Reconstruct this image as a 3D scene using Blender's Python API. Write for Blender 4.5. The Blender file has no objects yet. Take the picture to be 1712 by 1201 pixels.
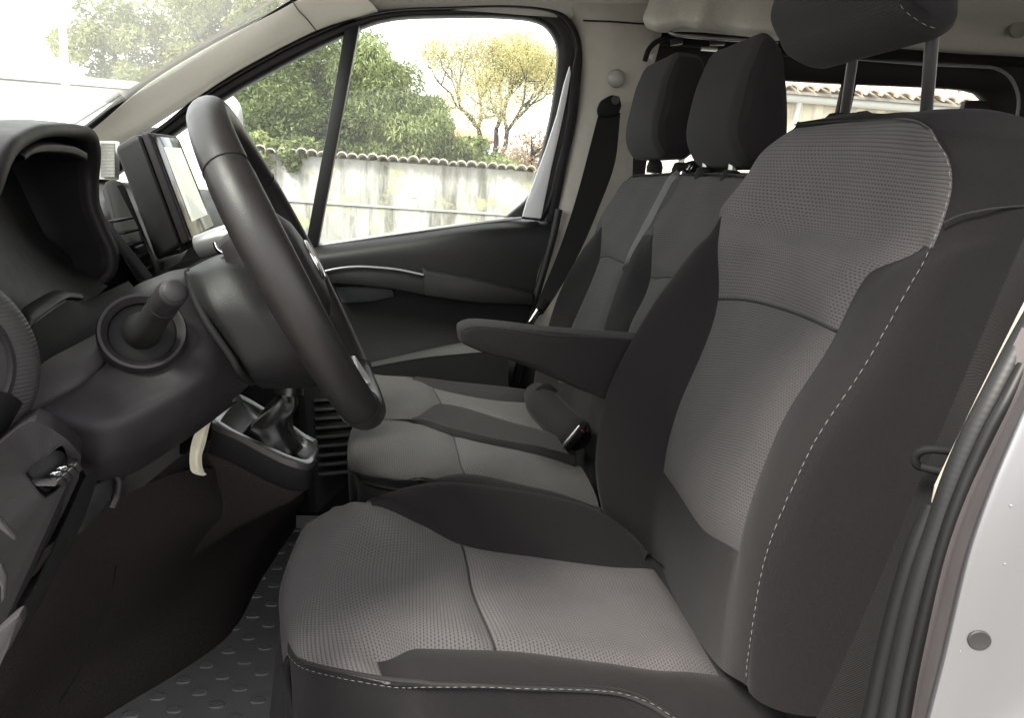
import bpy, bmesh, math, random
import numpy as np
from mathutils import Vector, Matrix
random.seed(7); rng = np.random.default_rng(7)
S = bpy.context.scene
COL = S.collection
R = math.radians

# ------------------------------------------------------------------ camera
F_PX = 1300.0
CAM = np.array([0.0, 0.0, 1.55])
def _axes(yaw, pitch, roll):
    f = np.array([math.sin(yaw)*math.cos(pitch), math.cos(yaw)*math.cos(pitch), -math.sin(pitch)])
    r = np.array([math.cos(yaw), -math.sin(yaw), 0.0]); u = np.cross(r, f)
    return r*math.cos(roll)+u*math.sin(roll), u*math.cos(roll)-r*math.sin(roll), f
CR, CU, CF = _axes(R(6.8), R(13.0), R(4.0))
cam_d = bpy.data.cameras.new("camera"); cam = bpy.data.objects.new("camera", cam_d); COL.objects.link(cam)
cam_d.sensor_width = 36.0; cam_d.lens = 36.0*F_PX/1712.0; cam_d.clip_start = 0.02; cam_d.clip_end = 600
M = Matrix.Identity(4)
for i in range(3):
    M[i][0], M[i][1], M[i][2], M[i][3] = CR[i], CU[i], -CF[i], CAM[i]
cam.matrix_world = M
S.camera = cam

# ------------------------------------------------------------------ sky, sun, exposure
SUN_EL, SUN_AZ = R(47), R(-130)            # azimuth measured from +Y towards +X
wd = bpy.data.worlds.new("World"); S.world = wd; wd.use_nodes = True
nt = wd.node_tree; nt.nodes.clear()
out = nt.nodes.new("ShaderNodeOutputWorld"); bg = nt.nodes.new("ShaderNodeBackground")
sky = nt.nodes.new("ShaderNodeTexSky"); sky.sky_type = 'NISHITA'; sky.sun_disc = False
sky.sun_elevation = SUN_EL; sky.sun_rotation = SUN_AZ
sky.air_density = 1.0; sky.dust_density = 4.0; sky.ozone_density = 0.6
tc = nt.nodes.new("ShaderNodeTexCoord"); cn = nt.nodes.new("ShaderNodeTexNoise")
cn.inputs["Scale"].default_value = 2.2; cn.inputs["Detail"].default_value = 5.0
rp = nt.nodes.new("ShaderNodeValToRGB"); rp.color_ramp.elements[0].position = 0.2; rp.color_ramp.elements[1].position = 0.6
rp.color_ramp.elements[0].color = (.55, .55, .55, 1); rp.color_ramp.elements[1].color = (.95, .95, .95, 1)
mx = nt.nodes.new("ShaderNodeMix"); mx.data_type = 'RGBA'
nt.links.new(tc.outputs["Generated"], cn.inputs["Vector"]); nt.links.new(cn.outputs["Fac"], rp.inputs["Fac"])
nt.links.new(rp.outputs["Color"], mx.inputs["Factor"])
nt.links.new(sky.outputs["Color"], mx.inputs["A"]); mx.inputs["B"].default_value = (9.3, 9.0, 9.1, 1)
nt.links.new(mx.outputs["Result"], bg.inputs["Color"]); bg.inputs["Strength"].default_value = 0.07
nt.links.new(bg.outputs["Background"], out.inputs["Surface"])
sl = bpy.data.lights.new("sun", 'SUN'); sl.energy = 1.5; sl.angle = R(15); sl.color = (1.0, .95, .87)
sun = bpy.data.objects.new("sun", sl); COL.objects.link(sun)
sdir = Vector((math.sin(SUN_AZ)*math.cos(SUN_EL), math.cos(SUN_AZ)*math.cos(SUN_EL), math.sin(SUN_EL)))
sun.rotation_euler = sdir.to_track_quat('Z', 'Y').to_euler(); sun.location = (-6, 4, 12)
S.view_settings.view_transform = 'Standard'; S.view_settings.look = 'None'
S.view_settings.exposure = 2.78; S.view_settings.gamma = 1.0
S.render.engine = 'CYCLES'
S.cycles.max_bounces = 10; S.cycles.diffuse_bounces = 6; S.cycles.transparent_max_bounces = 24
S.cycles.use_denoising = True; S.cycles.sample_clamp_indirect = 8.0

# ------------------------------------------------------------------ geometry helpers
def P(x, y, Y):
    d = CR*(x-856)/F_PX - CU*(y-600.5)/F_PX + CF
    return CAM + d*Y/d[1]
def PZ(x, y, z):
    d = CR*(x-856)/F_PX - CU*(y-600.5)/F_PX + CF
    return CAM + d*(z-CAM[2])/d[2]
def PX(x, y, X):
    d = CR*(x-856)/F_PX - CU*(y-600.5)/F_PX + CF
    return CAM + d*X/d[0]
def PP(pts, Y=None):
    return np.array([P(*p) if len(p) == 3 else P(p[0], p[1], Y) for p in pts])
A3 = lambda *p: np.array(p, float)

def tagit(o, label=None, cat=None, group=None, kind=None):
    for k, v in (("label", label), ("category", cat), ("group", group), ("kind", kind)):
        if v: o[k] = v
    return o
def thing(name, label, cat, loc=(0, 0, 0), group=None):
    o = bpy.data.objects.new(name, None); COL.objects.link(o); o.location = [float(v) for v in loc]
    o.empty_display_size = .05
    return tagit(o, label, cat, group)
def base_of(p):
    v = np.zeros(3)
    while p is not None:
        v = v + np.array(p.location); p = p.parent
    return v
def link_mesh(name, me, mat, parent=None, kind=None, label=None):
    if mat is not None and not me.materials: me.materials.append(mat)
    o = bpy.data.objects.new(name, me); COL.objects.link(o)
    if parent is not None: o.parent = parent
    return tagit(o, label, None, None, kind)
def mesh(name, V, Fc, mat, parent=None, uv=None, smooth=True, kind=None, label=None, sharp=None):
    V = np.asarray(V, float) - base_of(parent)
    me = bpy.data.meshes.new(name)
    me.from_pydata(V.tolist(), [], [tuple(int(i) for i in f) for f in Fc])
    if uv is not None:
        l = me.uv_layers.new(name="UVMap"); uv = np.asarray(uv, float)
        idx = np.zeros(len(me.loops), np.int32); me.loops.foreach_get("vertex_index", idx)
        l.data.foreach_set("uv", uv[idx].astype(np.float32).ravel())
    bm = bmesh.new(); bm.from_mesh(me); bmesh.ops.recalc_face_normals(bm, faces=bm.faces); bm.to_mesh(me); bm.free()
    me.polygons.foreach_set("use_smooth", [smooth]*len(me.polygons))
    if smooth and sharp: me.set_sharp_from_angle(angle=R(sharp))
    return link_mesh(name, me, mat, parent, kind, label)

def cr_axis0(Pn, n):
    """Hermite interpolation along axis 0, chord-length parametrised; n segments per span."""
    Pn = np.asarray(Pn, float); K = Pn.shape[0]; flat = Pn.reshape(K, -1, 3)
    ch = np.linalg.norm(np.diff(flat, axis=0), axis=2).mean(axis=1); ch = np.maximum(ch, 1e-5)
    d = np.diff(flat, axis=0)/ch[:, None, None]
    m = np.empty_like(flat); m[0] = d[0]; m[-1] = d[-1]
    for i in range(1, K-1):
        v = (d[i-1]*ch[i]+d[i]*ch[i-1])/(ch[i]+ch[i-1])
        lim = 2.6*np.minimum(abs(d[i-1]), abs(d[i])); m[i] = np.where(d[i-1]*d[i] <= 0, 0, np.clip(v, -lim, lim))   # no overshoot
    res = []
    for i in range(K-1):
        for k in range(n):
            t = k/n; t2 = t*t; t3 = t2*t
            res.append((2*t3-3*t2+1)*flat[i]+(t3-2*t2+t)*ch[i]*m[i]+(-2*t3+3*t2)*flat[i+1]+(t3-t2)*ch[i]*m[i+1])
    res.append(flat[-1])
    return np.array(res).reshape((len(res),)+Pn.shape[1:])
def spline(pts, n=6, closed=False):
    pts = np.asarray(pts, float)
    if closed:
        K = len(pts); q = np.concatenate([pts[-2:], pts, pts[:3]]); r = cr_axis0(q[:, None, :], n)[:, 0, :]
        return r[2*n:(2+K)*n]
    return cr_axis0(pts[:, None, :], n)[:, 0, :]
def loft_pts(ctrl, nu, nv):
    a = cr_axis0(np.asarray(ctrl, float), nu)
    return np.swapaxes(cr_axis0(np.swapaxes(a, 0, 1), nv), 0, 1)
def grid_uv(D):
    du = np.linalg.norm(np.diff(D, axis=1), axis=2).mean(axis=0); dv = np.linalg.norm(np.diff(D, axis=0), axis=2).mean(axis=1)
    u = np.concatenate([[0], np.cumsum(du)]); v = np.concatenate([[0], np.cumsum(dv)])
    return np.stack(np.meshgrid(u, v), axis=2)
def grid_faces(m, n, closed_v=False):
    f = []
    for i in range(m-1):
        for j in range(n if closed_v else n-1):
            k = (j+1) % n
            f.append((i*n+j, i*n+k, (i+1)*n+k, (i+1)*n+j))
    return f
def loft(name, ctrl, mat, parent, nu=4, nv=4, **kw):
    D = loft_pts(ctrl, nu, nv); m, n = D.shape[:2]
    return mesh(name, D.reshape(-1, 3), grid_faces(m, n), mat, parent, uv=grid_uv(D).reshape(-1, 2), **kw)
def grid_normals(D):
    n = np.cross(np.gradient(D, axis=1), np.gradient(D, axis=0))
    return n/np.maximum(np.linalg.norm(n, axis=2, keepdims=True), 1e-9)
def panel(name, D, mask, mat, parent, sign=1, puff=.004, width=.012, lift=0.0, **kw):
    """A puffed upholstery panel cut from the dense grid D: mask is boolean on its quads, seams dip along the mask border."""
    m, n = D.shape[:2]; N = grid_normals(D)*sign; UV = grid_uv(D)
    cnt = np.zeros((m, n)); tot = np.zeros((m, n))
    for a in (0, 1):
        for b in (0, 1):
            cnt[a:m-1+a, b:n-1+b] += mask; tot[a:m-1+a, b:n-1+b] += 1
    inside = cnt > 0; border = inside & (cnt < tot)
    pts = D[inside]; bp = D[border]
    d = np.full(len(pts), 9.0)
    if len(bp):
        for k in range(0, len(pts), 800):
            d[k:k+800] = np.sqrt(((pts[k:k+800, None, :]-bp[None])**2).sum(2)).min(1)
    V = pts + N[inside]*(puff*(1-np.exp(-(d/width)**1.3))-.0055+lift)[:, None]
    idx = -np.ones((m, n), int); idx[inside] = np.arange(len(pts))
    fs = [(idx[i, j], idx[i, j+1], idx[i+1, j+1], idx[i+1, j]) for i, j in zip(*np.nonzero(mask))]
    return mesh(name, V, fs, mat, parent, uv=UV[inside], **kw)
def resample(pts, n, closed=True):
    pts = np.asarray(pts, float); q = np.concatenate([pts, pts[:1]]) if closed else pts
    s = np.concatenate([[0], np.cumsum(np.linalg.norm(np.diff(q, axis=0), axis=1))])
    t = np.linspace(0, s[-1], n+1)[:-1] if closed else np.linspace(0, s[-1], n)
    return np.stack([np.interp(t, s, q[:, k]) for k in range(3)], axis=1)
def ring_loft(name, loops, mat, parent, n=64, cap0=False, cap1=False, smooth_loops=0, **kw):
    """Skin closed loops (each resampled to n points) one after another."""
    L = [resample(spline(l, smooth_loops, True) if smooth_loops else l, n) for l in loops]
    V = np.concatenate(L); fs = grid_faces(len(L), n, True)
    if cap0: fs.append(tuple(range(n))[::-1])
    if cap1: fs.append(tuple(range((len(L)-1)*n, len(L)*n)))
    return mesh(name, V, fs, mat, parent, **kw)
def frames(pts):
    T = np.gradient(pts, axis=0); T /= np.maximum(np.linalg.norm(T, axis=1, keepdims=True), 1e-9)
    a = np.array([0, 0, 1.0]) if abs(T[0][2]) < .9 else np.array([1.0, 0, 0])
    n = np.cross(T[0], a); n /= np.linalg.norm(n); Ns = []
    for t in T:
        n = n - t*(n@t); n /= max(np.linalg.norm(n), 1e-9); Ns.append(n)
    Ns = np.array(Ns); return T, Ns, np.cross(T, Ns)
def tube_vf(pts, r, sides=8, closed=False, smooth=0):
    pts = np.asarray(pts, float)
    if smooth: pts = spline(pts, smooth, closed)
    K = len(pts); r = np.interp(np.linspace(0, 1, K), np.linspace(0, 1, len(r)), r) if np.ndim(r) else np.full(K, r)
    T, N, B = frames(pts)
    if closed:
        T = np.roll(pts, -1, 0)-np.roll(pts, 1, 0); T /= np.linalg.norm(T, axis=1, keepdims=True)
        ax = np.cross(pts[0]-pts.mean(0), T[0]); ax /= np.linalg.norm(ax); N = np.cross(T, ax); B = np.tile(ax, (K, 1))
    a = np.arange(sides)*2*math.pi/sides
    V = pts[:, None, :]+r[:, None, None]*(np.cos(a)[None, :, None]*N[:, None, :]+np.sin(a)[None, :, None]*B[:, None, :])
    fs = [(i*sides+j, i*sides+(j+1) % sides, ((i+1) % K)*sides+(j+1) % sides, ((i+1) % K)*sides+j)
          for i in range(K if closed else K-1) for j in range(sides)]
    if not closed: fs += [tuple(range(sides))[::-1], tuple(range((K-1)*sides, K*sides))]
    return V.reshape(-1, 3), fs
def tube(name, pts, r, mat, parent=None, sides=8, closed=False, smooth=4, **kw):
    V, f = tube_vf(pts, r, sides, closed, smooth); return mesh(name, V, f, mat, parent, sharp=60, **kw)
def joined(name, vfs, mat, parent=None, **kw):
    V, fs, o = [], [], 0
    for v, f in vfs:
        V.append(np.asarray(v)); fs += [tuple(i+o for i in q) for q in f]; o += len(v)
    return mesh(name, np.concatenate(V), fs, mat, parent, **kw)
def bevel_mesh(name, V, fs, mat, parent=None, bev=.004, seg=2, smooth=True, kind=None, label=None):
    me = bpy.data.meshes.new(name); me.from_pydata((np.asarray(V)-base_of(parent)).tolist(), [], [tuple(f) for f in fs])
    bm = bmesh.new(); bm.from_mesh(me); bmesh.ops.recalc_face_normals(bm, faces=bm.faces)
    if bev > 0:
        bmesh.ops.bevel(bm, geom=list(bm.edges), offset=bev, segments=seg, affect='EDGES', profile=.5, clamp_overlap=True)
    bm.to_mesh(me); bm.free()
    me.polygons.foreach_set("use_smooth", [smooth]*len(me.polygons))
    if smooth: me.set_sharp_from_angle(angle=R(38))
    return link_mesh(name, me, mat, parent, kind, label)
HEX = [(0, 1, 2, 3), (7, 6, 5, 4), (0, 4, 5, 1), (1, 5, 6, 2), (2, 6, 7, 3), (3, 7, 4, 0)]
def prism(name, pts, vec, mat, parent=None, bev=.004, seg=2, smooth_pts=0, **kw):
    pts = np.asarray(pts, float)
    if smooth_pts: pts = spline(pts, smooth_pts, True)
    n = len(pts); V = np.concatenate([pts, pts+np.asarray(vec, float)])
    fs = [tuple(range(n)), tuple(range(n, 2*n))[::-1]]+[(i, (i+1) % n, n+(i+1) % n, n+i) for i in range(n)]
    return bevel_mesh(name, V, fs, mat, parent, bev, seg, **kw)
def box_v(lo, hi):
    x0, y0, z0 = lo; x1, y1, z1 = hi
    return np.array([(x0, y0, z0), (x1, y0, z0), (x1, y1, z0), (x0, y1, z0), (x0, y0, z1), (x1, y0, z1), (x1, y1, z1), (x0, y1, z1)], float)
def box(name, lo, hi, mat, parent=None, bev=.004, **kw):
    return bevel_mesh(name, box_v(lo, hi), HEX, mat, parent, bev, **kw)
def lathe(name, c, ax, prof, mat, parent=None, n=32, **kw):
    c = np.asarray(c, float); ax = np.asarray(ax, float)/np.linalg.norm(ax)
    a = np.cross(ax, [0, 0, 1.0] if abs(ax[2]) < .9 else [1.0, 0, 0]); a /= np.linalg.norm(a); b = np.cross(ax, a)
    t = np.arange(n)*2*math.pi/n; V = []
    for r, h in prof: V.append(c+ax*h+r*(np.cos(t)[:, None]*a+np.sin(t)[:, None]*b))
    fs = grid_faces(len(prof), n, True)+[tuple(range(n))[::-1], tuple(range((len(prof)-1)*n, len(prof)*n))]
    return mesh(name, np.concatenate(V), fs, mat, parent, sharp=40, **kw)
def ribbon(name, L, Rr, t, mat, parent=None, n=6, vec=(0, -1, 0), **kw):
    L, Rr = spline(L, n), spline(Rr, n); v = np.asarray(vec, float)*t
    rows = np.stack([L, L+v, Rr+v, Rr], axis=1); m = len(rows)
    u = np.concatenate([[0], np.cumsum(np.linalg.norm(np.diff(L, axis=0), axis=1))])
    w = np.linalg.norm(Rr-L, axis=1).mean()
    uv = np.array([[(x, y) for x in (0, 0, w, w)] for y in u]).reshape(-1, 2)
    return mesh(name, rows.reshape(-1, 3), grid_faces(m, 4, True)+[(0, 1, 2, 3), (4*m-4, 4*m-1, 4*m-2, 4*m-3)], mat, parent, uv=uv, sharp=40, **kw)
def stitches(name, path, mat, parent, L=.0052, gap=.0028, w=.00036, kind="stuff"):
    s = np.concatenate([[0], np.cumsum(np.linalg.norm(np.diff(path, axis=0), axis=1))]); k = 0.0; vf = []
    at = lambda q: np.array([np.interp(q, s, path[:, c]) for c in range(3)])
    g = np.random.default_rng(len(path))
    while k+L*1.2 < s[-1]:
        L_ = L; L = L_*g.uniform(.85, 1.15); pts = np.array([at(k), at(k+L*.5), at(k+L)])+g.normal(0, .00012, 3)
        vf.append(tube_vf(pts, [w*.5, w, w*.5], 5)); k += L+gap*g.uniform(.8, 1.25); L = L_
    return joined(name, vf, mat, parent, kind=kind)

# ------------------------------------------------------------------ materials
MATS = {}
def nd(t, typ, **kw):
    n = t.nodes.new(typ)
    for k, v in kw.items(): setattr(n, k, v)
    return n
def principled(name, col, rough=.6, metal=0.0, spec=.5, noise=0.0, nscale=40.0, bump=0.0, bscale=200.0, sheen=0.0, coat=0.0, coords="Object", detail=4.0):
    m = bpy.data.materials.new(name); m.use_nodes = True; t = m.node_tree; b = t.nodes["Principled BSDF"]
    b.inputs["Roughness"].default_value = rough; b.inputs["Metallic"].default_value = metal
    b.inputs["Specular IOR Level"].default_value = spec; b.inputs["Base Color"].default_value = (*col, 1)
    if sheen: b.inputs["Sheen Weight"].default_value = sheen; b.inputs["Sheen Roughness"].default_value = .5
    if coat: b.inputs["Coat Weight"].default_value = coat; b.inputs["Coat Roughness"].default_value = .08
    tc = nd(t, "ShaderNodeTexCoord")
    if noise:
        n = nd(t, "ShaderNodeTexNoise"); n.inputs["Scale"].default_value = nscale; n.inputs["Detail"].default_value = detail
        t.links.new(tc.outputs[coords], n.inputs["Vector"])
        mp = nd(t, "ShaderNodeMapRange"); mp.inputs["From Min"].default_value = .3; mp.inputs["From Max"].default_value = .7
        mp.inputs["To Min"].default_value = 1-noise; mp.inputs["To Max"].default_value = 1+noise
        t.links.new(n.outputs["Fac"], mp.inputs["Value"])
        mu = nd(t, "ShaderNodeMix", data_type='RGBA', blend_type='MULTIPLY'); mu.inputs["Factor"].default_value = 1
        mu.inputs["A"].default_value = (*col, 1); t.links.new(mp.outputs["Result"], mu.inputs["B"]); t.links.new(mu.outputs["Result"], b.inputs["Base Color"])
        mr = nd(t, "ShaderNodeMapRange"); mr.inputs["To Min"].default_value = max(rough-.08, 0); mr.inputs["To Max"].default_value = min(rough+.08, 1)
        t.links.new(n.outputs["Fac"], mr.inputs["Value"]); t.links.new(mr.outputs["Result"], b.inputs["Roughness"])
    if bump:
        n2 = nd(t, "ShaderNodeTexNoise"); n2.inputs["Scale"].default_value = bscale; n2.inputs["Detail"].default_value = 3
        t.links.new(tc.outputs[coords], n2.inputs["Vector"])
        bp = nd(t, "ShaderNodeBump"); bp.inputs["Strength"].default_value = bump; bp.inputs["Distance"].default_value = .001
        t.links.new(n2.outputs["Fac"], bp.inputs["Height"]); t.links.new(bp.outputs["Normal"], b.inputs["Normal"])
    MATS[name] = m
    return m
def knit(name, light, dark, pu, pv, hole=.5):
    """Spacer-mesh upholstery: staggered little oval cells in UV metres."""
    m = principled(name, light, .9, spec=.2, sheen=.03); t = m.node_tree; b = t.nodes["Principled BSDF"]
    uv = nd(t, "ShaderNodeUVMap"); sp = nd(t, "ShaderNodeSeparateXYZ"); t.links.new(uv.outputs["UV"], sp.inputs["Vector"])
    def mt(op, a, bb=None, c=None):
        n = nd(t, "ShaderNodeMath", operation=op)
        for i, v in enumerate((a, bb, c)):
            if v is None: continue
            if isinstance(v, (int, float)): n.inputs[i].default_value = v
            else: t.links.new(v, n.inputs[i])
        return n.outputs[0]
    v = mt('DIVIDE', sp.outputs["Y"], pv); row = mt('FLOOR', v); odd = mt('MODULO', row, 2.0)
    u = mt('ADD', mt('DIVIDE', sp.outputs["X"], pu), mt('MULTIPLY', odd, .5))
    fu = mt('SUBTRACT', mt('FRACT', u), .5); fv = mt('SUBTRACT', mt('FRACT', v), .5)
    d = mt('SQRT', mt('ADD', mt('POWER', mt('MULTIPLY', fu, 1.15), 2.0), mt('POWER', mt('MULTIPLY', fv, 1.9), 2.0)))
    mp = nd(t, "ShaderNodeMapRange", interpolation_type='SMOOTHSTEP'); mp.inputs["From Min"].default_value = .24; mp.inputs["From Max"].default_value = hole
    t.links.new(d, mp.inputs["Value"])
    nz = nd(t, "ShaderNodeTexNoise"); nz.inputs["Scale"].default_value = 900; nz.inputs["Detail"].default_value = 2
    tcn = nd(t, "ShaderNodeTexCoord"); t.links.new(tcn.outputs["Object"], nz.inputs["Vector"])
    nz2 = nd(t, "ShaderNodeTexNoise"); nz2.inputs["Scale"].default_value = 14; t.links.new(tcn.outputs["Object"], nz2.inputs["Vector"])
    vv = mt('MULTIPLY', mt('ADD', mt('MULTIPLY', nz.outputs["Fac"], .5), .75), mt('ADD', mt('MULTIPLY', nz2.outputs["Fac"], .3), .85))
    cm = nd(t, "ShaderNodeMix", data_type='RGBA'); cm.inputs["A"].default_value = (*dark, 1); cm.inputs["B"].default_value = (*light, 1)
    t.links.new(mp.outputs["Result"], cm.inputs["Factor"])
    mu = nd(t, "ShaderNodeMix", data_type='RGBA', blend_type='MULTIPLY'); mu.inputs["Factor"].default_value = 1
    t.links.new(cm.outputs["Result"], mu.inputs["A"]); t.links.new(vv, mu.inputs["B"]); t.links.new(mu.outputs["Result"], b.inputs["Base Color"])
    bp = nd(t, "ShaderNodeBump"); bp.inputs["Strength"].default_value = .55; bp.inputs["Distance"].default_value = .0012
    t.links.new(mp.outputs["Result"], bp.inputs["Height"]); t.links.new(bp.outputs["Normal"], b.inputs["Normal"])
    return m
def webbing(name, col):
    m = principled(name, col, .8, spec=.12); t = m.node_tree; b = t.nodes["Principled BSDF"]
    uv = nd(t, "ShaderNodeUVMap"); w = nd(t, "ShaderNodeTexWave", wave_type='BANDS', bands_direction='DIAGONAL'); w.inputs["Scale"].default_value = 260
    t.links.new(uv.outputs["UV"], w.inputs["Vector"]); bp = nd(t, "ShaderNodeBump"); bp.inputs["Strength"].default_value = .4; bp.inputs["Distance"].default_value = .0006
    t.links.new(w.outputs["Fac"], bp.inputs["Height"]); t.links.new(bp.outputs["Normal"], b.inputs["Normal"])
    return m
def ridged(name, col, scale, rough=.6, direction='X', strength=.6, coords="Object", rot=(0, 0, 0), dist=.002, spec=.4):
    m = principled(name, col, rough, spec=spec); t = m.node_tree; b = t.nodes["Principled BSDF"]
    tc = nd(t, "ShaderNodeTexCoord"); mpg = nd(t, "ShaderNodeMapping"); mpg.inputs["Rotation"].default_value = rot
    w = nd(t, "ShaderNodeTexWave", wave_type='BANDS', bands_direction=direction); w.inputs["Scale"].default_value = scale
    t.links.new(tc.outputs[coords], mpg.inputs["Vector"]); t.links.new(mpg.outputs["Vector"], w.inputs["Vector"])
    bp = nd(t, "ShaderNodeBump"); bp.inputs["Strength"].default_value = strength; bp.inputs["Distance"].default_value = dist
    t.links.new(w.outputs["Fac"], bp.inputs["Height"]); t.links.new(bp.outputs["Normal"], b.inputs["Normal"])
    return m
def glass_mat(name, tint=(.93, .96, .94), glare_veil=.015):
    m = bpy.data.materials.new(name); m.use_nodes = True; t = m.node_tree; t.nodes.clear()
    o = nd(t, "ShaderNodeOutputMaterial"); tr = nd(t, "ShaderNodeBsdfTransparent"); tr.inputs["Color"].default_value = (*tint, 1)
    g = nd(t, "ShaderNodeBsdfGlossy"); g.inputs["Roughness"].default_value = .01; fr = nd(t, "ShaderNodeFresnel"); gm = nd(t, "ShaderNodeNewGeometry"); ir = nd(t, "ShaderNodeMapRange")
    ir.inputs["To Min"].default_value = 1.22; ir.inputs["To Max"].default_value = 1/1.22     # same reflectance on both faces of the thin pane
    t.links.new(gm.outputs["Backfacing"], ir.inputs["Value"]); t.links.new(ir.outputs["Result"], fr.inputs["IOR"])
    mxs = nd(t, "ShaderNodeMixShader"); t.links.new(fr.outputs["Fac"], mxs.inputs["Fac"]); t.links.new(tr.outputs[0], mxs.inputs[1]); t.links.new(g.outputs[0], mxs.inputs[2])
    du = nd(t, "ShaderNodeBsdfTranslucent"); du.inputs["Color"].default_value = (.8, .8, .76, 1); md = nd(t, "ShaderNodeMixShader"); md.inputs["Fac"].default_value = glare_veil   # translucent mix that paints a veil of glare over the glass
    t.links.new(mxs.outputs[0], md.inputs[1]); t.links.new(du.outputs[0], md.inputs[2]); t.links.new(md.outputs[0], o.inputs["Surface"]); return m
def leaf_mat(name, c0, c1, scale=1.5, trans=.35):
    m = bpy.data.materials.new(name); m.use_nodes = True; t = m.node_tree; b = t.nodes["Principled BSDF"]; o = t.nodes["Material Output"]
    at = nd(t, "ShaderNodeAttribute"); at.attribute_name = "tone"
    cm = nd(t, "ShaderNodeMix", data_type='RGBA'); cm.inputs["A"].default_value = (*c0, 1); cm.inputs["B"].default_value = (*c1, 1)
    t.links.new(at.outputs["Fac"], cm.inputs["Factor"]); t.links.new(cm.outputs["Result"], b.inputs["Base Color"])
    b.inputs["Roughness"].default_value = .55; b.inputs["Specular IOR Level"].default_value = .3
    tl = nd(t, "ShaderNodeBsdfTranslucent"); t.links.new(cm.outputs["Result"], tl.inputs["Color"])
    ms = nd(t, "ShaderNodeMixShader"); ms.inputs["Fac"].default_value = trans
    t.links.new(b.outputs[0], ms.inputs[1]); t.links.new(tl.outputs[0], ms.inputs[2]); t.links.new(ms.outputs[0], o.inputs["Surface"])
    return m
PLAIN = principled("plain_upholstery", (.0084, .0074, .0080), .92, spec=.15, noise=.22, nscale=520, bump=.35, bscale=1400, sheen=.03)
PLAIN2 = principled("bolster_upholstery", (.0098, .0089, .0092), .92, spec=.15, noise=.22, nscale=520, bump=.35, bscale=1400, sheen=.03)
for M_ in (PLAIN, PLAIN2):
    t_ = M_.node_tree; tc_ = nd(t_, "ShaderNodeTexCoord"); mp_ = nd(t_, "ShaderNodeMapping"); mp_.inputs["Scale"].default_value = (1, .45, .6)
    n_ = nd(t_, "ShaderNodeTexNoise"); n_.inputs["Scale"].default_value = 22; n_.inputs["Detail"].default_value = 2; n_.inputs["Distortion"].default_value = .6
    t_.links.new(tc_.outputs["Object"], mp_.inputs["Vector"]); t_.links.new(mp_.outputs["Vector"], n_.inputs["Vector"])
    b_ = nd(t_, "ShaderNodeBump"); b_.inputs["Strength"].default_value = .35; b_.inputs["Distance"].default_value = .006
    old = t_.nodes["Principled BSDF"].inputs["Normal"].links[0].from_node
    t_.links.new(n_.outputs["Fac"], b_.inputs["Height"]); t_.links.new(b_.outputs["Normal"], old.inputs["Normal"])
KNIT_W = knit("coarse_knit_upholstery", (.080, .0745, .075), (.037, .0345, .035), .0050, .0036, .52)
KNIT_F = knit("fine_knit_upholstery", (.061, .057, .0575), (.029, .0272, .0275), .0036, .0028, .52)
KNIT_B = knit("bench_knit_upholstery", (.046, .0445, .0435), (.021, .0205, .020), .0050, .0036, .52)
KNIT_D = knit("headrest_knit_upholstery", (.0125, .012, .012), (.0095, .009, .009), .0030, .0024, .52)
THREAD = principled("pale_thread", (.12, .116, .112), .8)
PIPE = principled("dark_piping", (.006, .0055, .0055), .9)
DASH = principled("black_grained_plastic", (.0098, .0097, .0099), .5, spec=.2, noise=.10, nscale=60, bump=.25, bscale=1100)
DASHG = principled("charcoal_plastic", (.0122, .0110, .0120), .5, spec=.2, noise=.10, nscale=50, bump=.25, bscale=1100)
PADG = ridged("grained_pad", (.018, .0172, .0172), 200, .6, 'DIAGONAL', .15, dist=.001)
DARK = principled("matt_black_plastic", (.007, .007, .007), .75, spec=.15)
CARPET = principled("brown_black_carpet", (.029, .0245, .0235), .95, spec=.05, noise=.25, nscale=300, bump=.6, bscale=900)
LEATHER = principled("black_leather", (.0115, .0102, .0102), .40, spec=.30, noise=.06, nscale=90, bump=.22, bscale=1300)
GLOSS = principled("gloss_black", (.006, .006, .006), .28, spec=.5)
SATIN = principled("satin_grey_trim", (.20, .20, .20), .3, metal=.6)
CHROME = principled("chrome", (.75, .75, .75), .12, metal=1)
STEEL = principled("brushed_steel", (.30, .30, .29), .3, metal=1)
POST = principled("dark_satin_steel", (.17, .17, .165), .38, metal=.8)
BEIGE = principled("beige_pillar_trim", (.80, .77, .67), .75, spec=.2, noise=.015, nscale=120, bump=.15, bscale=600)
HEADL = principled("beige_headliner_cloth", (.40, .385, .345), .95, spec=.08, noise=.06, nscale=200, bump=.25, bscale=900)
RUBBER = principled("black_rubber", (.007, .007, .007), .45, spec=.28)
RIBRUB = ridged("ribbed_black_rubber", (.008, .008, .008), 75, .5, 'Z', .05, dist=.001)
SILVER = principled("silver_paint", (.215, .217, .225), .33, metal=.8, spec=.5, coat=.6)
MAT = ridged("rubber_floor_mat", (.21, .213, .217), 120, .55, 'DIAGONAL', .3, dist=.001)
MATPAD = principled("rubber_mat_stud", (.19, .192, .195), .8, spec=.15)
WEB = webbing("black_seat_belt_webbing", (.0085, .008, .008))
WEBG = webbing("grey_seat_belt_webbing", (.20, .205, .205))
PAPER = principled("yellowed_paper", (.66, .63, .48), .8, noise=.12, nscale=60)
WHITEINK = principled("white_print", (.75, .75, .75), .6)
GLASS = glass_mat("clear_glass")
WSGLASS = glass_mat("windscreen_glass", (.92, .95, .93), .045)

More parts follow.
